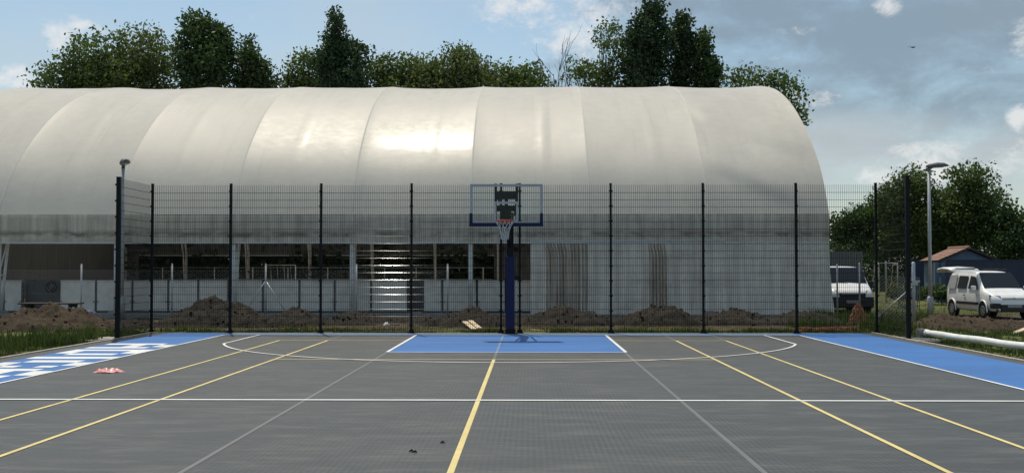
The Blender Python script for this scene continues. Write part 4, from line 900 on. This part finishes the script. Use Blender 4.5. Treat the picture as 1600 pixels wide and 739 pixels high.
bt('oak_tree', [(389, 85, 11, 26), (385, 115, 22, 34), (404, 112, 12, 26), (390, 165, 30, 40)], YT, 9000, 0.26, 'leaf_dark', 'smaller dark pointed tree right of the tall dense one', 4, cr=.5)
bt('shrub_tree', [(425, 122, 12, 16), (415, 150, 26, 28)], YT+1, 2700, 0.24, 'leaf_dark', 'low dark tree just peeping over the roof beside the small pointed tree', 5, cr=.5)
bt('broadleaf_tree', [(480, 110, 26, 26), (465, 135, 24, 26), (488, 165, 40, 40)], YT+3, 7500, 0.26, 'leaf_mid', 'loose green tree leaning on the left of the pointed dark tree', 6, cr=.7)
bt('pointed_tree', [(527, 30, 10, 20), (526, 58, 22, 26), (540, 88, 34, 32), (520, 100, 26, 36), (538, 125, 42, 36), (535, 180, 50, 50)], YT-1, 19500, 0.26, 'leaf_shade', 'tall pointed dark tree standing highest in the middle', 7, cr=.5, trunk=.35, inner=.25)
bt('broadleaf_tree', [(600, 115, 28, 24), (640, 118, 30, 26), (620, 155, 55, 40)], YT+4, 9000, 0.26, 'leaf_mid', 'low green treetop just right of the pointed dark tree', 8, cr=.75)
bt('broadleaf_tree', [(680, 118, 30, 22), (690, 150, 45, 36)], YT+2, 6750, 0.26, 'leaf_olive', 'low olive green treetop left of the taller wispy one', 9, cr=.75)
bt('broadleaf_tree', [(716, 85, 18, 16), (735, 108, 34, 26), (750, 145, 45, 40)], YT+1, 8250, 0.24, 'leaf_olive', 'wispy olive tree with a raised tip right of the middle', 10, cr=.75)
bt('broadleaf_tree', [(790, 122, 24, 18), (825, 122, 28, 18), (810, 155, 50, 36)], YT+3, 7500, 0.26, 'leaf_mid', 'low green treetop left of the bare tree', 11, cr=.75)
bt('broadleaf_tree', [(950, 55, 20, 24), (965, 90, 20, 26), (930, 115, 26, 24), (900, 112, 14, 20), (950, 155, 46, 40)], YT+1, 6300, 0.24, 'leaf_mid', 'thin pale tree with gaps between the bare tree and the tall poplars', 12, cr=.7, inner=.5, limbs=26)
bt('poplar_tree', [(1018, 22, 17, 30), (1000, 60, 24, 34), (1030, 75, 22, 40), (1005, 108, 34, 40), (1010, 180, 38, 60)], YT-1, 18750, 0.26, 'leaf_shade', 'tallest dark poplar tree right of the middle', 13, cr=.5, trunk=.35, inner=.25)
bt('poplar_tree', [(1066, 42, 14, 24), (1064, 75, 20, 30), (1070, 112, 24, 36), (1066, 180, 30, 55)], YT, 12000, 0.26, 'leaf_shade', 'second dark poplar right of the tallest one', 14, cr=.45, trunk=.3, inner=.25)
bt('poplar_tree', [(1094, 66, 10, 18), (1102, 95, 20, 26), (1108, 122, 24, 26), (1104, 180, 28, 50)], YT-.5, 10500, 0.26, 'leaf_dark', 'third and lowest dark poplar of the group', 15, cr=.45, trunk=.3, inner=.25)
bt('broadleaf_tree', [(1150, 122, 22, 14), (1190, 128, 36, 18), (1222, 140, 26, 26), (1236, 168, 16, 22), (1205, 195, 46, 50)], YT-3, 5400, 0.27, 'leaf_mid', 'sparse green tree hanging over the right end of the roof', 16, cr=.8, inner=.45)
# bare tree
bx = atY(886, 300, YT); bare = thing('bare_tree', (bx.x, YT, -.1), 'leafless dead tree with upright bare twigs above the roof', 'tree', TG); mb = MB(); rs = random.Random(12); zt = atY(886, 58, YT).z
mb.tube([(0, 0, 0), (.1, 0, 5), (0, 0, 10)], [.25, .2, .14], 8)
def twig(p, d, L, r, lv):
    q = p+d*L*.5+Vector((rs.gauss(0, .05), rs.gauss(0, .05), .03))*L; e = q+(d+Vector((rs.gauss(0, .18), rs.gauss(0, .18), .15))).normalized()*L*.5; mb.tube([p, q, e], [r, r*.75, r*.45], 5, False)
    if lv:
        for _ in range(3): twig(p.lerp(e, rs.uniform(.35, 1)), (d+Vector((rs.gauss(0, .38), rs.gauss(0, .38), rs.gauss(.25, .2)))).normalized(), L*rs.uniform(.5, .75), r*.55, lv-1)
for k in range(7): twig(Vector((0, 0, 7+k*.6)), Vector((rs.uniform(-.42, .42), rs.uniform(-.3, .3), 1)).normalized(), rs.uniform(3., 4.4), .075, 3)
mb.build('branches', 'bark', bare, True)
# understorey seen through the hall
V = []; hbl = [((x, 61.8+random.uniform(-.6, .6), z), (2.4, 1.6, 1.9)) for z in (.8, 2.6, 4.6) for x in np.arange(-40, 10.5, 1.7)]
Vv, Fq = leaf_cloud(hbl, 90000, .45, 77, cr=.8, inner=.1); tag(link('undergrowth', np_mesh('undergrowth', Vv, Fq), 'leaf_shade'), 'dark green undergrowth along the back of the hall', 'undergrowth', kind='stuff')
# right-hand trees
TR = 'trees behind the shed'
bt('broadleaf_tree', [(1425, 285, 26, 24), (1402, 315, 30, 30), (1440, 320, 34, 34), (1420, 365, 44, 38)], 76, 13500, 0.27, 'leaf_mid', 'green tree behind the right lamp post', 21, TR, cr=.7)
bt('broadleaf_tree', [(1512, 278, 32, 22), (1530, 310, 36, 30), (1495, 325, 34, 34), (1520, 360, 52, 36)], 74, 15000, 0.27, 'leaf_mid', 'tallest green tree above the shed', 22, TR, cr=.7)
bt('broadleaf_tree', [(1560, 335, 26, 22), (1590, 350, 30, 20), (1575, 380, 50, 30), (1640, 355, 36, 30)], 72, 10500, 0.27, 'leaf_dark', 'dark tree at the right edge above the navy wall', 23, TR, cr=.7)
bt('broadleaf_tree', [(1318, 352, 22, 20), (1345, 345, 24, 22), (1330, 385, 40, 34)], 84, 9750, 0.29, 'leaf_dark', 'dark tree just right of the hall corner above the van', 24, TR, cr=.75)
bt('broadleaf_tree', [(1372, 335, 24, 24), (1385, 375, 36, 36)], 82, 9000, 0.29, 'leaf_dark', 'dark tree between the hall corner tree and the lamp tree', 25, TR, cr=.75)
bt('broadleaf_tree', [(1468, 345, 28, 24), (1470, 380, 40, 30)], 80, 9000, 0.29, 'leaf_shade', 'dark low tree between the lamp tree and the tallest one', 26, TR, cr=.75)
hbl = []
for u in range(1285, 1760, 22):
    c = atY(u, 404, 78); hbl.append(((c.x, 78+random.uniform(-2, 2), 1.4), (2.2, 1.6, 2.6)))
Vv, Fq = leaf_cloud(hbl, 75000, .14, 78, cr=.7, inner=.2); tag(link('hedge', np_mesh('hedge', Vv, Fq), 'leaf_shade'), 'dark hedge along the field under the right-hand trees', 'hedge', kind='stuff')
for u, v, ru, rv, Y, lab, sd in ((1449, 458, 9, 9, 43.5, 'leafy bush at the foot of the shed beside the lamp post', 31), (1468, 456, 12, 9, 43.2, 'leafy bush between the lamp post and the car', 32), (1410, 460, 9, 6, 38, 'low bush behind the wire gate', 33)):
    bt('bush', [(u, v, ru, rv)], Y, 1500, .14, 'leaf_dark', lab, sd, 'bushes by the shed', cr=.2, limbs=5, trunk=.04, cat='bush', clump=14)
# a bird far up on the right
bp = atY(1426, 75, 90); bd = thing('flying_bird', bp, 'tiny dark bird flying under the grey cloud', 'bird')
MB().tube([(-.24, 0, 0), (-.1, 0, .02), (.08, 0, .03), (.2, 0, .03), (.26, 0, .01)], [.01, .055, .06, .035, .008], 8).build('body', 'bird', bd, True)
for s in (-1, 1): MB().add([(.1, 0, .04), (-.06, 0, .04), (-.05, s*.3, .10), (.08, s*.3, .10), (-.08, s*.62, .05), (.1, 0, .055), (-.06, 0, .055), (-.05, s*.3, .112), (.08, s*.3, .112)], [(0, 1, 2, 3), (3, 2, 4), (5, 8, 7, 6), (8, 4, 7)]).build('wing', 'bird', bd)
bd.rotation_euler = (R(10), 0, R(25))
